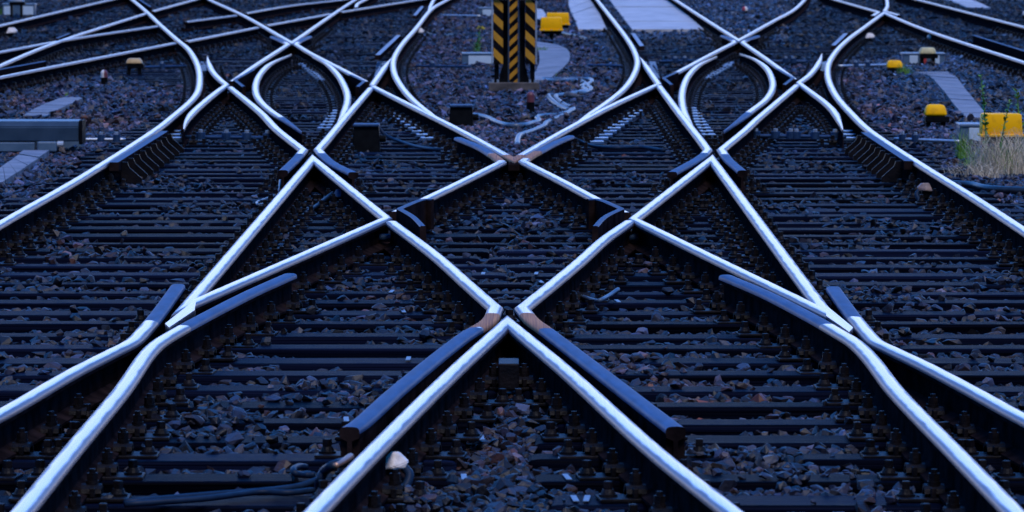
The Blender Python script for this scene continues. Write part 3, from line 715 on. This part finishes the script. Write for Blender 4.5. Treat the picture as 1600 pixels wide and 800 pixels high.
for x in (794.5, 811): MB().box((mx(x), .14, top / 2 + .6), (2.2 * u, .16, top + 1.2 - .1)).build('column_flange', M['mach'], mast)
for x in (790, 816): MB().box((mx(x), .22, (top + .1) / 2 + .02), (9 * u, .015, top - .1)).build('back_plate', M['blackp'], mast)
for x0, x1 in ((769, 793), (812, 839)): MB().box((mx((x0 + x1) / 2), .05, top + .004), ((x1 - x0) * u, .2, .03), bev=.004).build('cap', M['galv'], mast)
for x in (776, 832): MB().box((mx(x), .06, .10 + 15 * u), (7 * u, .05, 31 * u)).build('leg', M['black'], mast)
for sg in (-1, 1):
    b = MB(); x0 = mx(803 + sg * 8); x1 = mx(803 + sg * 24)
    v = [b.bm.verts.new(q) for y in (.07, .085) for q in ((x0, y, .10), (x1, y, .10), (mx(803 + sg * 20), y, .24), (x0, y, .10 + 55 * u))]
    b.bm.faces.new(v[:4]); b.bm.faces.new(v[4:][::-1])
    for i in range(4): b.bm.faces.new((v[i], v[(i + 1) % 4], v[4 + (i + 1) % 4], v[4 + i]))
    bmesh.ops.recalc_face_normals(b.bm, faces=b.bm.faces); b.build('gusset', M['black'], mast)
for x in (770, 778, 828, 836): MB().cyl((mx(x), .0, .115), .014, .035, n=6).build('anchor_nut', M['galv'], mast)

# yellow boxes ---------------------------------------------------
def junction_box(px, base_y, x0, x1, y0, y1, label, mat='yellow', rot=0.0, depth=.26, post=True):
    """bevelled lid box with a flared rim on a post; x0..x1,y0..y1 its outline in the photo"""
    p = at(px, base_y); u = mpp(p); wd = (x1 - x0) * u; h = (y1 - y0) * u; zb = (base_y - y1) * u
    t = empty('junction_box', p, label, 'junction box', rz=rot); cx = ((x0 + x1) / 2 - px) * u
    MB().box((cx, 0, zb + .02 + (h - .02) / 2), (wd * .93, depth, h - .02), bev=.014, taper=(.94, .86)).build('lid', M[mat], t, smooth=40)
    MB().box((cx, 0, zb + .012), (wd, depth * 1.1, .024), bev=.006).build('rim', M[mat], t)
    for k in (-1, 0, 1): MB().cyl((cx + k * wd * .33, -depth * .55 - .004, zb + .014), .008, .012, n=8, axis='Y').build('lid_screw', M['galv'], t)
    MB().box((cx, 0, zb - .025), (wd * .86, depth * .8, .048), bev=.006).build('box_base', M['black'], t)
    if post: MB().cyl((cx, 0, (zb - .05) / 2 - .03), .035, zb - .05 + .06, n=12).build('post', M['black'], t)
    return t
junction_box(1563, 250, 1529, 1598, 177, 213, 'large yellow lidded box on a post amid dry grass at the right edge')
junction_box(862, 64, 843, 880, 27, 48, 'nearer of the two yellow boxes right of the striped mast')
junction_box(871, 58, 852, 891, 20, 39, 'rear one of two yellow boxes right of the striped mast')
def low_lamp(px, base_y, x0, x1, y0, y1, label, mat, legs=True, cat='track magnet', rnd=.03):
    p = at(px, base_y); u = mpp(p); wd = (x1 - x0) * u; h = (y1 - y0) * u; zb = (base_y - y1) * u; cx = ((x0 + x1) / 2 - px) * u
    t = empty('track_box', p, label, cat)
    MB().box((cx, 0, zb + h / 2), (wd, .2, h), bev=min(rnd, h * .3), taper=(.74, .7)).build('cover', M[mat], t, smooth=60)
    MB().box((cx + .015, 0.02, zb - .03), (wd * 1.0, .2, .058), bev=.008).build('housing', M['black'], t)
    for sx in (-.32, .32):
        MB().box((cx + sx * wd, 0, (zb - .06) / 2 - .02), (.045, .12, zb - .02), bev=.004).build('leg', M['black'], t)
    return t
low_lamp(1462, 196, 1443, 1480, 163, 181, 'yellow trapezoid cover on a black track box beside the board walk', 'yellow')
low_lamp(1398, 114, 1384, 1411, 94, 106, 'small rounded yellow cover on black feet beside the green tuft', 'yellow', rnd=.035)
low_lamp(1449, 102, 1435, 1463, 74, 84, 'faded grey yellow cap on black legs before the white panelled machine', 'oldyellow', rnd=.035)
low_lamp(209, 117, 197, 223, 91, 99, 'dim ochre topped black box in the upper left gravel', 'ochre')

# panelled point machine boxes
def machine_box(px, base_y, x0, x1, y0, panels, label, dep=.35, foot=True):
    p = at(px, base_y); u = mpp(p); t = empty('point_machine', p, label, 'point machine')
    wd = (x1 - x0) * u; h = (base_y - y0) * u; cx = ((x0 + x1) / 2 - px) * u
    MB().box((cx, dep / 2, h / 2 - .03), (wd, dep, h + .02), bev=.008).build('casing', M['bluegrey'], t)
    MB().box((cx, dep / 2, h - .012), (wd * 1.05, dep * 1.06, .028), bev=.008).build('lid', M['bluegrey'], t)
    for a, b in panels: MB().box((((a + b) / 2 - px) * u, -.004, h * .42), ((b - a) * u, .012, h * .74), bev=.003).build('panel', M['white'], t)
    MB().box((cx, -.03, -.02), (wd * 1.3, .06, .04), bev=.004).build('foot_rail', M['dark'], t)
    return t
mbx = machine_box(1443, 101, 1411, 1476, 83, [(1421, 1434), (1459, 1468)], 'blue grey point machine with white panels behind the faded yellow cap')
pq = W(1435.5, 101, GZ); MB().box((pq.x - mbx.location.x, -.03, .06), (4.5 * mpp(pq), .02, .11), bev=.003).build('red_plate', M['red'], mbx)
machine_box(746, 103, 722, 772, 83, [(732, 771)], 'pale panelled box close left of the striped mast base')
machine_box(762, 26, 748, 776, 12, [(754, 775)], 'small pale box near the top edge left of the striped mast')
machine_box(28, 24, 4, 54, 6, [(6, 17), (35, 52)], 'blue grey box with dark legs in the top left corner')
machine_box(1516, 222, 1500, 1534, 194, [(1514, 1533)], 'blue grey box with a white panel close behind the large yellow box')
pl = at(26, 26)
low_lamp(26, 27, 14, 38, -2, 3, 'dark legged signal stand before the box in the top left corner', 'bluegrey')

# big grey point machine at the left edge
p = at(60, 237); u = mpp(p)
pm = empty('point_machine', p, 'long grey point machine casing lying at the left edge', 'point machine')
def mx2(px): return (px - 60) * u
b = MB(); x0, x1 = mx2(-40), mx2(124)
prof_ = [(0, .085), (0, .205), (.045, .25), (.26, .26), (.30, .2), (.30, .085)]
v0 = [b.bm.verts.new((x0, y, z)) for y, z in prof_]; v1 = [b.bm.verts.new((x1, y, z)) for y, z in prof_]
b.bm.faces.new(v0); b.bm.faces.new(v1[::-1])
for i in range(6): b.bm.faces.new((v0[i], v0[(i + 1) % 6], v1[(i + 1) % 6], v1[i]))
bmesh.ops.recalc_face_normals(b.bm, faces=b.bm.faces)
bmesh.ops.bevel(b.bm, geom=list(b.bm.edges), offset=.008, segments=2, affect='EDGES')
b.build('casing', M['mach'], pm)
MB().box((x1 + .012, .15, .16), (.03, .33, .2), bev=.008).build('end_plate', M['blackp'], pm)
MB().box((mx2(15), .05, .04), (80 * u, .2, .075), bev=.006).build('bed_plate', M['bluegrey'], pm)
MB().box((mx2(75), -.03, .045), (30 * u, .14, .085), bev=.012).build('bracket', M['bluegrey'], pm)
MB().cyl((mx2(95), -.02, .06), .03, .05, n=12, axis='X').build('bracket_bolt', M['galv'], pm)
# cast blue cover behind it
pb = at(60, 224, GZ); MB().box((-.2, .7, .06), (1.02, .26, .2), bev=.02).build('rear_cover', M['bluegrey'], pm)

# rods and stretcher bars
def rod(name, label, a, b, z, r, mat, cat, bosses=(), group=None):
    pa, pb = W(*a, z), W(*b, z)
    o = tube(name, [pa, pa.lerp(pb, .5), pb], r, M[mat], n=10); tag(o, label, cat, group)
    for t in bosses:
        q = pa.lerp(pb, t)
        MB().cyl((q.x, q.y - .01, q.z + .012), r * 2.3, .06, n=12).build('joint', M['dark'], o)
        MB().cyl((q.x, q.y - .01, q.z + .05), r * 1.2, .03, n=6).build('nut', M['galv'], o)
    return o
rod('operating_rod', 'bright operating rod from the right outer rail to the yellow box', (1398, 217), (1500, 221), -.12, .014, 'galv', 'operating rod', (.12, .32))
rod('operating_rod', 'bright operating rod between long grey machine and left outer rail', (127, 218), (196, 218), -.12, .014, 'galv', 'operating rod', (.45, .8))
rod('stretcher_bar', 'jointed stretcher bar across the lower end of the right slip', (1150, 212), (1322, 214), -.12, .017, 'dark', 'stretcher bar', (.18, .36, .5, .55, .72, .9))
rod('stretcher_bar', 'jointed stretcher bar across the lower end of the left slip', (290, 214), (450, 216), -.12, .017, 'dark', 'stretcher bar', (.15, .4, .6, .8))
rod('operating_rod', 'thin rod from the right outer curve to the small yellow cover', (1310, 103), (1400, 101), -.12, .016, 'galv', 'operating rod', (.3, .5))
rod('operating_rod', 'thin rod under the pale box left of the striped mast', (650, 103), (735, 104), -.12, .016, 'dark', 'operating rod', (.3,))
rod('operating_rod', 'thin rod left of the left outer curve by the ochre box', (222, 105), (300, 103), -.12, .016, 'dark', 'operating rod', (.4,))
rod('operating_rod', 'upper thin rod in the gravel near the top edge left of the mast', (690, 24), (750, 25), -.12, .02, 'galv', 'operating rod', ())
rod('operating_rod', 'thin rod right of the island near its right curve', (920, 102), (972, 103), -.12, .018, 'dark', 'operating rod', ())
rod('stretcher_bar', 'small jointed bar right of the left island blade tips', (1030, 96), (1080, 95), -.12, .018, 'dark', 'stretcher bar', (.5, .8))
rod('stretcher_bar', 'small jointed bar at the upper right of the right slip', (1205, 96), (1262, 96), -.12, .018, 'dark', 'stretcher bar', (.4, .6))
rod('tie_bar', 'round tie bar below the left corner of the central diamond', (562, 371), (622, 372), -.1, .024, 'dark', 'tie bar', ())
rod('tie_bar', 'round tie bar below the right corner of the central diamond', (972, 372), (1032, 371), -.1, .024, 'dark', 'tie bar', ())

# concrete walkway boards (trough lids) and crossing slabs
def boards(name, label, left, right, z, mat, n, thick=.05, cat='walkway'):
    Lp = catmull([W(x, y, z).xy for x, y in left], 8); Rp = catmull([W(x, y, z).xy for x, y in right], 8)
    def lerp_path(P, t):
        f = t * (len(P) - 1); i = min(int(f), len(P) - 2); return P[i].lerp(P[i + 1], f - i)
    b = MB()
    for k in range(n):
        t0, t1 = k / n + .012 / n * 2, (k + 1) / n - .012 / n * 2
        dz = random.uniform(-.004, .004)
        a, b_, c_, d_ = lerp_path(Lp, t0), lerp_path(Rp, t0), lerp_path(Rp, t1), lerp_path(Lp, t1)
        b.prism([a, b_, c_, d_], z - thick, z + dz)
    for k in range(41):
        a, b_ = lerp_path(Lp, k / 40), lerp_path(Rp, k / 40); m_ = (a + b_) / 2; rr = (b_ - a).length / 2 + .01
        AREAS.append((a, b_))
    o = b.build(name, M[mat]); tag(o, label, cat); return o
AREAS = []
boards('walkway_boards', 'grey concrete lid walk running out at the lower left edge', [(37, 235), (0, 262), (-45, 296)], [(77, 235), (0, 287), (-45, 318)], -.15, 'trough', 9)
boards('walkway_boards', 'grey concrete lid walk behind the long point machine', [(96, 152), (66, 164), (36, 180)], [(131, 152), (104, 165), (70, 181)], -.15, 'trough', 8)
boards('walkway_boards', 'purple grey board walk curving past the yellow trapezoid cover', [(1428, 113), (1449, 117), (1468, 134), (1487, 158), (1508, 184)], [(1480, 112), (1494, 120), (1508, 138), (1526, 160), (1546, 184)], -.15, 'trough', 14)
boards('walkway_boards', 'pale concrete lids beside the striped mast foot', [(836, 64), (842, 80), (842, 100), (828, 126)], [(872, 70), (886, 76), (889, 95), (855, 126)], -.15, 'trough', 9)
boards('walkway_boards', 'pale concrete lid strip at the top right edge', [(1462, -8), (1486, 1), (1512, 11)], [(1500, -8), (1530, 4), (1548, 12)], -.15, 'concrete', 5)
boards('walkway_boards', 'narrow pale walk behind the striped mast at the yellow boxes', [(838, 14), (838, 20), (838, 30)], [(846, 14), (852, 20), (854, 28)], -.15, 'concrete', 3)
boards('crossing_slab', 'broad pale concrete crossing slab between two rails at the top', [(938, -22), (953, 0), (969, 22), (988, 46)], [(1016, -22), (1046, 0), (1072, 22), (1100, 46)], -.13, 'concrete', 6, .12, 'concrete slab')
boards('crossing_slab', 'smaller pale concrete slab left of the right island rail', [(886, -10), (890, 14), (898, 30), (904, 46)], [(904, -20), (922, 0), (936, 20), (948, 46)], -.14, 'concrete', 6, .1, 'concrete slab')

# red topped marker posts
def marker(px, base_y, wpx, top_y, label, m1, m2, half=False):
    p = at(px, base_y); u = mpp(p); r = wpx * u / 2; h = (base_y - top_y) * u
    t = empty('marker_post', p, label, 'marker post')
    MB().cyl((0, 0, h * .25 - .03), r, h * .5 + .06, n=18).build('shaft', M['black'], t, smooth=40)
    b = MB(); b.cyl((0, 0, h * .5 + (h * .5 - r) / 2), r * 1.02, h * .5 - r, n=18); b.ball((0, 0, h - r), r * 1.02)
    o = b.build('top', [M[m1], M[m2]], t, smooth=60)
    if half:
        for f in o.data.polygons: f.material_index = 1 if f.center.x > 0 else 0
marker(829, 176, 13, 143, 'dull red round topped post before the striped mast', 'darkred', 'darkred')
marker(163, 133, 11, 109, 'red and cream round topped post in the left gravel', 'cream', 'darkred', True)
marker(1164, 23, 9, 10, 'small red and cream post at the top right of the slab', 'red', 'cream', True)
marker(1602, 30, 9, 17, 'small red marker cut by the right edge', 'cream', 'red', True)

# black cable boxes
def cable_box(px, base_y, x0, x1, y0, label):
    p = at(px, base_y); u = mpp(p); h = (base_y - y0) * u; wd = (x1 - x0) * u
    t = empty('cable_box', p, label, 'cable box')
    MB().box((((x0 + x1) / 2 - px) * u, .13, h / 2 - .02), (wd, .24, h), bev=.008, taper=(.9, .8)).build('body', M['black'], t)
    MB().box((((x0 + x1) / 2 - px) * u, .13, h - .012), (wd * .93, .24, .024), bev=.008).build('lid', M['dark'], t)
    MB().cyl(((x1 - px) * u + .0, .1, h * .45), .03, .09, n=12, axis='X').build('gland', M['black'], t)
cable_box(720, 200, 701, 740, 164, 'black cable box left of the cable tangle on the island')
cable_box(572, 236, 550, 594, 194, 'black cable box between the left slip and the rusty crossing')

# cables
def cable(label, pts, r, mat, z=GZ + .05, cat='cable', group=None):
    P = []
    for q in pts: P.append(W(q[0], q[1], q[2] if len(q) > 2 else z))
    o = tube('cable', P, r, M[mat]); tag(o, label, cat, group); return o
cable('grey conduit with a double kink right of the striped mast', [(848, 125), (870, 127), (902, 126), (914, 131), (909, 136), (916, 141), (903, 145), (886, 148), (868, 150), (857, 150), (862, 157), (872, 165), (880, 169), (890, 172)], .028, 'cable')
cable('outer grey conduit looping round the double kink', [(848, 123.5), (880, 124), (919, 124), (925, 128), (917, 133), (924, 139), (914, 145), (900, 146), (883, 148), (868, 151), (876, 160), (884, 165), (896, 170), (890, 175), (872, 180), (855, 181), (839, 183), (842, 189), (830, 193), (818, 196), (794, 196), (776, 191), (761, 184), (740, 180)], .026, 'cable')
cable('grey conduit descending to the rail crossing from the tangle', [(893, 172), (884, 179), (867, 186), (854, 192), (850, 197), (834, 204), (820, 209), (812, 212), (809, 218), (808, 228)], .026, 'cable')
cable('black cable from the cable box to the rusty crossing', [(590, 197, -.02), (604, 212, -.1), (625, 221, -.14), (650, 229, -.16), (675, 233, -.16), (692, 234, -.16)], .016, 'bcable')
cable('dark cable lying right of the rusty crossing', [(892, 214, -.1), (905, 220, -.13), (925, 228, -.15), (960, 231, -.15), (1000, 230, -.15), (1038, 235, -.16)], .016, 'bcable')
cable('black cable from the yellow boxes to the slab', [(868, 52), (878, 52), (892, 55), (905, 58), (920, 62)], .03, 'blkcable')
cable('upper blue cable running left from the pale rail clamp', [(536, 722, -.06), (520, 727, -.06), (507, 736, -.09), (500, 750, -.12), (498, 765, -.16)], .017, 'bcable')
cable('blue cable sweeping from the clamp to the lower left sleepers', [(500, 748, -.13), (470, 759, -.145), (440, 764, -.15), (400, 768, -.15), (320, 774, -.15), (195, 785, -.15)], .012, 'bcable')
cable('second blue cable below the sweeping one at the lower left', [(490, 766, -.15), (450, 770, -.15), (400, 769, -.15), (320, 779, -.15), (195, 788, -.155)], .011, 'bcable')
cable('short hooked cable end left of the clamp cables', [(492, 742, -.14), (475, 742, -.14), (462, 740, -.13), (459, 733, -.12), (468, 729, -.13), (478, 730, -.14)], .012, 'bcable')
cable('short grey hose end right of the foreground V', [(890, 455, -.15), (905, 461, -.14), (930, 470, -.14), (940, 468, -.13), (953, 461, -.12), (966, 452, -.10)], .011, 'cable')
cable('curled cable loop left of the left far crossing', [(438, 282, -.1), (436, 296, -.14), (428, 306, -.15), (415, 311, -.15), (402, 316, -.15), (404, 320, -.15), (416, 318, -.16)], .010, 'cable')
cable('black cable on the gravel left of the striped mast', [(664, 50, -.1), (676, 55), (690, 56), (720, 54), (768, 55)], .022, 'blkcable')
cable('thin wire from the far right rail clamp to the gravel', [(1452, 54, -.08), (1440, 59), (1425, 62), (1395, 64)], .014, 'blkcable')
cable('dark hose behind the right outer rail at the right edge', [(1490, 288), (1520, 290), (1550, 296), (1640, 300)], .03, 'blkcable')

# earth clamps with pale caps
def clamp(px, py, sc, label, side=1, mat='cream', cab=True):
    p = W(px, py, -.10); t = empty('rail_clamp', p, label, 'rail clamp')
    b = MB(); k = sc
    top = [(-.026, -.010, .044), (.020, -.012, .046), (.026, .05, .042), (-.022, .05, .042)]
    low = [(-.050, -.034, -.012), (.006, -.044, -.004), (.016, .06, -.004), (-.046, .06, -.010)]
    wing = [(.056, -.016, .014), (.060, .03, .012), (.046, -.02, -.010), (.046, .03, -.012)]
    vs_ = [b.bm.verts.new((x * k * side, y * k, z * k)) for x, y, z in top + low + wing]
    rr_ = bmesh.ops.convex_hull(b.bm, input=vs_)
    bmesh.ops.delete(b.bm, geom=[g for g in rr_['geom_interior'] if isinstance(g, bmesh.types.BMVert)], context='VERTS')
    bmesh.ops.bevel(b.bm, geom=list(b.bm.edges), offset=.003 * k, segments=2, affect='EDGES')
    bmesh.ops.recalc_face_normals(b.bm, faces=b.bm.faces)
    b.build('cap', M[mat], t)
    MB().box((-.012 * k * side, .01 * k, -.035 * k), (.075 * k, .06 * k, .055 * k), bev=.005 * k).build('clamp_body', M['black'], t)
    if cab: tube('lead', [Vector((.045 * k * side, 0, -.01 * k)), Vector((.062 * k * side, -.02 * k, -.03 * k)), Vector((.05 * k * side, -.05 * k, -.065 * k)), Vector((.01 * k * side, -.09 * k, -.1 * k))], .016 * k, M['bcable'], t)
clamp(612, 727, 1.0, 'pale capped cable clamp on the near rail at the bottom centre')
o = tube('cable_lug', [W(548, 714, -.05), W(536, 722, -.055), W(524, 728, -.06)], .014, M['copper'], taper=.8); tag(o, 'coppery cable lug on the far side of the near rail', 'cable lug')
clamp(1446, 296, 1.0, 'pinkish capped clamp inside the right outer rail', -1, 'pink')
clamp(1359, 58, 1.4, 'pale capped clamp under the far right curve', 1)
clamp(1457, 59, 1.4, 'pale capped clamp below the far right rail', -1)
clamp(18, 50, 1.6, 'pale capped clamp near the top left edge', 1)
clamp(655, 50, 1.4, 'pale capped clamp on the island rail left of the mast', 1)
clamp(531, 306, 1.0, 'dark capped clamp inside the left crossing triangle', 1, 'dark', False)
cable('dark lead falling from the clamp in the left crossing triangle', [(520, 302, -.1), (508, 311, -.12), (494, 322, -.14), (478, 332, -.15)], .014, 'bcable')
o = tube('rusty_cone', [W(886, 149, -.15), W(898, 150, -.15), W(916, 154, -.17)], .045, M['base'], taper=.25, n=12); tag(o, 'rusty cone shaped cap lying beside the conduits', 'cap')

# zinc straps nailed over sleepers
for i, (x, y) in enumerate([(752, 679), (725, 745), (878, 711), (886, 741), (898, 772), (917, 770), (638, 562), (630, 484), (612, 454), (755, 424), (845, 436), (965, 471), (1076, 466), (541, 652), (838, 422)]):
    p = W(x, y, ST); r = min(range(len(ROWS)), key=lambda k: abs(ROWS[k] - p.y)); yy = ROWS[r]
    b = MB(); b.box((0, 0, .003), (.02, .16, .003))
    o = b.build('metal_strap', M['strap'], loc=(W(x, y, ST).x * yy / p.y, yy, ST + .002)); o.rotation_euler = (0, 0, random.uniform(-.1, .1))
    tag(o, 'small bright metal strap nailed over a dark sleeper', 'metal strap', 'metal straps on sleepers')

# ------------------------------------------------------------------ weeds
def blades(n, r, h0, h1, wd, lean, seed):
    R = random.Random(seed); b = MB()
    for k in range(n):
        a = R.uniform(0, 6.283); rr = r * R.uniform(0, 1) ** .5; x, y = rr * math.cos(a), rr * math.sin(a) * .8
        h = R.uniform(h0, h1); la = R.uniform(0, 6.283); ll = lean * R.uniform(.2, 1) * h
        wv = Vector((math.cos(a + 1.57), math.sin(a + 1.57), 0)) * wd * R.uniform(.6, 1.3); prev = None
        for s in range(5):
            t = s / 4; c_ = Vector((x + math.cos(la) * ll * t * t, y + math.sin(la) * ll * t * t, h * (t - .18 * lean * t * t)))
            q = [b.bm.verts.new(c_ - wv * (1 - t * .9)), b.bm.verts.new(c_ + wv * (1 - t * .9))]
            if prev: b.bm.faces.new((prev[0], prev[1], q[1], q[0]))
            prev = q
    return b
def tuft(px, py, label, parts, cat='weed'):
    p = at(px, py, GZ + .02); t = empty('weed', p, label, cat)
    for nm, mat, arg in parts: blades(*arg).build(nm, M[mat], t)
    return t
tuft(1572, 270, 'pale dry grass clump below the large yellow box', [('dry_blades', 'straw', (950, .32, .1, .40, .0028, .7, 1)), ('green_blades', 'green', (90, .28, .1, .3, .0035, .6, 2))], 'grass clump')
tuft(1530, 276, 'thin dry grass with low stems left of the straw clump', [('dry_blades', 'straw', (220, .3, .05, .2, .0025, 1.6, 3))], 'grass clump')
tuft(1503, 248, 'bright green grass tuft at the left of the dry grass', [('green_blades', 'green', (110, .06, .12, .28, .004, .5, 4))], 'grass clump')
def stalk(px, base_y, top_y, label, lean, seed, flower=None, cat='weed', spread=.05):
    p = at(px, base_y); h = (base_y - top_y) * mpp(p); R = random.Random(seed)
    t = empty('tall_weed', p, label, cat)
    P = [Vector((lean * h * s * s, 0, h * s)) for s in (0, .3, .6, .85, 1)]
    tube('stem', P, .008, M['green'], t, n=6, taper=.4)
    b = MB()
    for k in range(int(60 * h / .5)):
        s = R.uniform(.12, 1); c_ = Vector((lean * h * s * s, 0, h * s)); a = R.uniform(0, 6.283)
        ln = spread * R.uniform(.5, 1.2) * (1.15 - s * .7); d = Vector((math.cos(a), math.sin(a), R.uniform(.2, 1.0))) * ln
        sd = d.cross(Vector((0, 0, 1))).normalized() * .014
        b.poly([c_, c_ + d * .5 + sd, c_ + d, c_ + d * .5 - sd])
    b.build('leaves', M['green'], t)
    if flower:
        b = MB()
        for k in range(14): b.ball((lean * h + R.uniform(-.06, .06), R.uniform(-.03, .03), h + R.uniform(-.02, .03)), .012, u=6, v=4)
        b.build('flowers', M[flower], t)
tuft(1612, 262, 'dry grass clump cut by the right edge under the yellow box', [('dry_blades', 'straw', (400, .22, .1, .36, .0028, .7, 21)), ('green_blades', 'green', (60, .2, .1, .34, .004, .6, 22))], 'grass clump')
tuft(1520, 262, 'green weeds mixed with straw left of the yellow box post', [('green_blades', 'green', (70, .12, .08, .24, .004, .8, 23))], 'grass clump')
stalk(1541, 256, 118, 'tall green weed leaning before the left side of the yellow box', -.07, 5)
stalk(1563, 254, 158, 'tall thin weed before the middle of the yellow box', .16, 6)
stalk(1594, 250, 140, 'tall weed at the right edge beside the yellow box', -.06, 7, spread=.08)
stalk(746, 84, 44, 'flowering green weed behind the pale box left of the mast', .12, 8, 'yflower', spread=.09)
tuft(746, 84, 'low green leaves at the foot of the flowering weed', [('green_blades', 'green', (50, .07, .1, .25, .004, .5, 9))], 'grass clump')
tuft(848, 82, 'small green tuft growing on the pale lids by the mast', [('green_blades', 'green', (60, .1, .05, .12, .005, .9, 10))], 'grass clump')
tuft(876, 120, 'low green moss like tuft at the end of the pale lids', [('green_blades', 'green', (60, .12, .03, .07, .005, 1.2, 11))], 'grass clump')
tuft(1413, 119, 'green tuft beside the small rounded yellow cover', [('green_blades', 'green', (80, .1, .08, .2, .0045, .8, 12))], 'grass clump')
tuft(103, 152, 'tiny green sprig at the head of the left lid walk', [('green_blades', 'green', (16, .03, .04, .09, .004, .7, 13))], 'grass clump')
tuft(10, 24, 'green growth in the top left corner beside the box', [('green_blades', 'green', (90, .3, .1, .3, .008, .8, 14))], 'grass clump')
for (a, b), (a2, b2) in zip(AREAS[:-1], AREAS[1:]):       # keep the stones off the walkway lids and slabs
    if (a - a2).length > 4 or (b - b2).length > 4: continue
    for k in range(30):
        t = k / 29; p, q = a.lerp(a2, t), b.lerp(b2, t)
        for ix in range(int(min(p.x, q.x) / .02), int(max(p.x, q.x) / .02) + 1):
            yy = p.y + (q.y - p.y) * ((ix * .02 - p.x) / (q.x - p.x) if abs(q.x - p.x) > 1e-3 else 0)
            GRID[(ix, int(yy / .1))] = True
gset = set(GRID.keys())
gk = np.array([(a + 4000) * 100000 + b for (a, b) in gset], dtype=np.int64); gk.sort()
def on_rail(X, Y):
    k = (np.trunc(X / .02).astype(np.int64) + 4000) * 100000 + np.trunc(Y / .1).astype(np.int64)
    i = np.clip(np.searchsorted(gk, k), 0, len(gk) - 1); return gk[i] == k
_ph = rng.uniform(0, 6.28, (8,)); _fr = rng.uniform(.6, 3.2, (8, 2)) * rng.choice([-1, 1], (8, 2))
def lump(X, Y):
    v = 0
    for k in range(8): v = v + np.sin(X * _fr[k, 0] * 1.6 + Y * _fr[k, 1] + _ph[k])
    return v / 4
rowY = np.array([s[0] for s in SLEEP]); rowA = np.array([s[1] for s in SLEEP]); rowB = np.array([s[2] for s in SLEEP])
uy = np.array(ROWS)
LX0 = np.array([min(s[1] for s in SLEEP if s[0] == y) for y in ROWS]); RX1 = np.array([max(s[2] for s in SLEEP if s[0] == y) for y in ROWS])
LX1 = np.array([sorted([s for s in SLEEP if s[0] == y], key=lambda s: s[1])[0][2] for y in ROWS]); RX0 = np.array([sorted([s for s in SLEEP if s[0] == y], key=lambda s: s[1])[-1][1] for y in ROWS])
def scatter(y0, y1, dens, sz0, sz1, npts, name, label, frac_on=.05):
    area = 0.112 * (y1 * y1 - y0 * y0) + .5 * (y1 - y0)
    n = int(area * dens)
    Y = np.sqrt(rng.uniform(y0 * y0, y1 * y1, n)); X = rng.uniform(-1, 1, n) * (0.112 * Y + .25)
    r = np.clip(np.round((Y - Y0) / PITCH).astype(int), 0, len(uy) - 1)
    dy = Y - uy[r]
    within = ((X > LX0[r]) & (X < LX1[r])) | ((X > RX0[r]) & (X < RX1[r]))
    on = within & (np.abs(dy) < .125)
    lm = lump(X, Y)
    size = rng.uniform(sz0, sz1, n) * rng.choice([.7, 1, 1, 1.25], n)
    # outside the sleepers the bed is heaped a little higher
    bed = GZ + np.where(within, -.016 + .022 * lm, .0 + .018 * lm)
    Z = bed + rng.uniform(-.012, .03, n) * (size / .03)
    keep_on = rng.uniform(0, 1, n) < np.clip(frac_on + .34 * (lm - .42), 0.004, .75)
    Z = np.where(on, ST + size * .35, Z)
    keep = (~on | keep_on) & ~on_rail(X, Y)
    # thin cover inside the oily slip areas
    slip = within & (Y > 24) & (rng.uniform(0, 1, n) < .25)
    keep &= ~slip
    k = keep
    mul = np.where(within | (Y < 30), np.where(Y > 45, .22, np.where(Y > 22, .33, .42)), 0.85) * np.where((Y > 60) & (X > 2) , 1.25, 1.0)  # last factor lightens the far right stones as sky glare would
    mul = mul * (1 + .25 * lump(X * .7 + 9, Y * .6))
    tinted = ((X > 4.35) & (Y > 34)) | ((Y > 62) & (X > 1.2))  # bluer right-hand stones; far patch has sky glare put into its colour
    cm = mul[:, None] * np.where(tinted[:, None], np.array([[.72, 1.15, 1.3]]), np.array([[1.0, .95, 1.0]]))
    br = np.clip(lump(X * .9 + 31, Y * .5 + 7) - .1, 0, 1)[:, None]; cm = cm * (1 + br * np.array([[1.1, .18, -.30]]))
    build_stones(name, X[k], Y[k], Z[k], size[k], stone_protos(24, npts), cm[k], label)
scatter(13.2, 27, 1250, .012, .033, 17, 'ballast', 'coarse dark blue and brown ballast stones between the near sleepers')
scatter(27, 45, 640, .020, .036, 12, 'ballast', 'ballast stones around the central crossings and slips')
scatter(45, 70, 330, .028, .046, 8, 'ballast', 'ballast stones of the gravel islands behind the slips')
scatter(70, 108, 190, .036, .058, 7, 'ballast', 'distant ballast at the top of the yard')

print('objects', len(bpy.data.objects), 'fastenings', nfast)
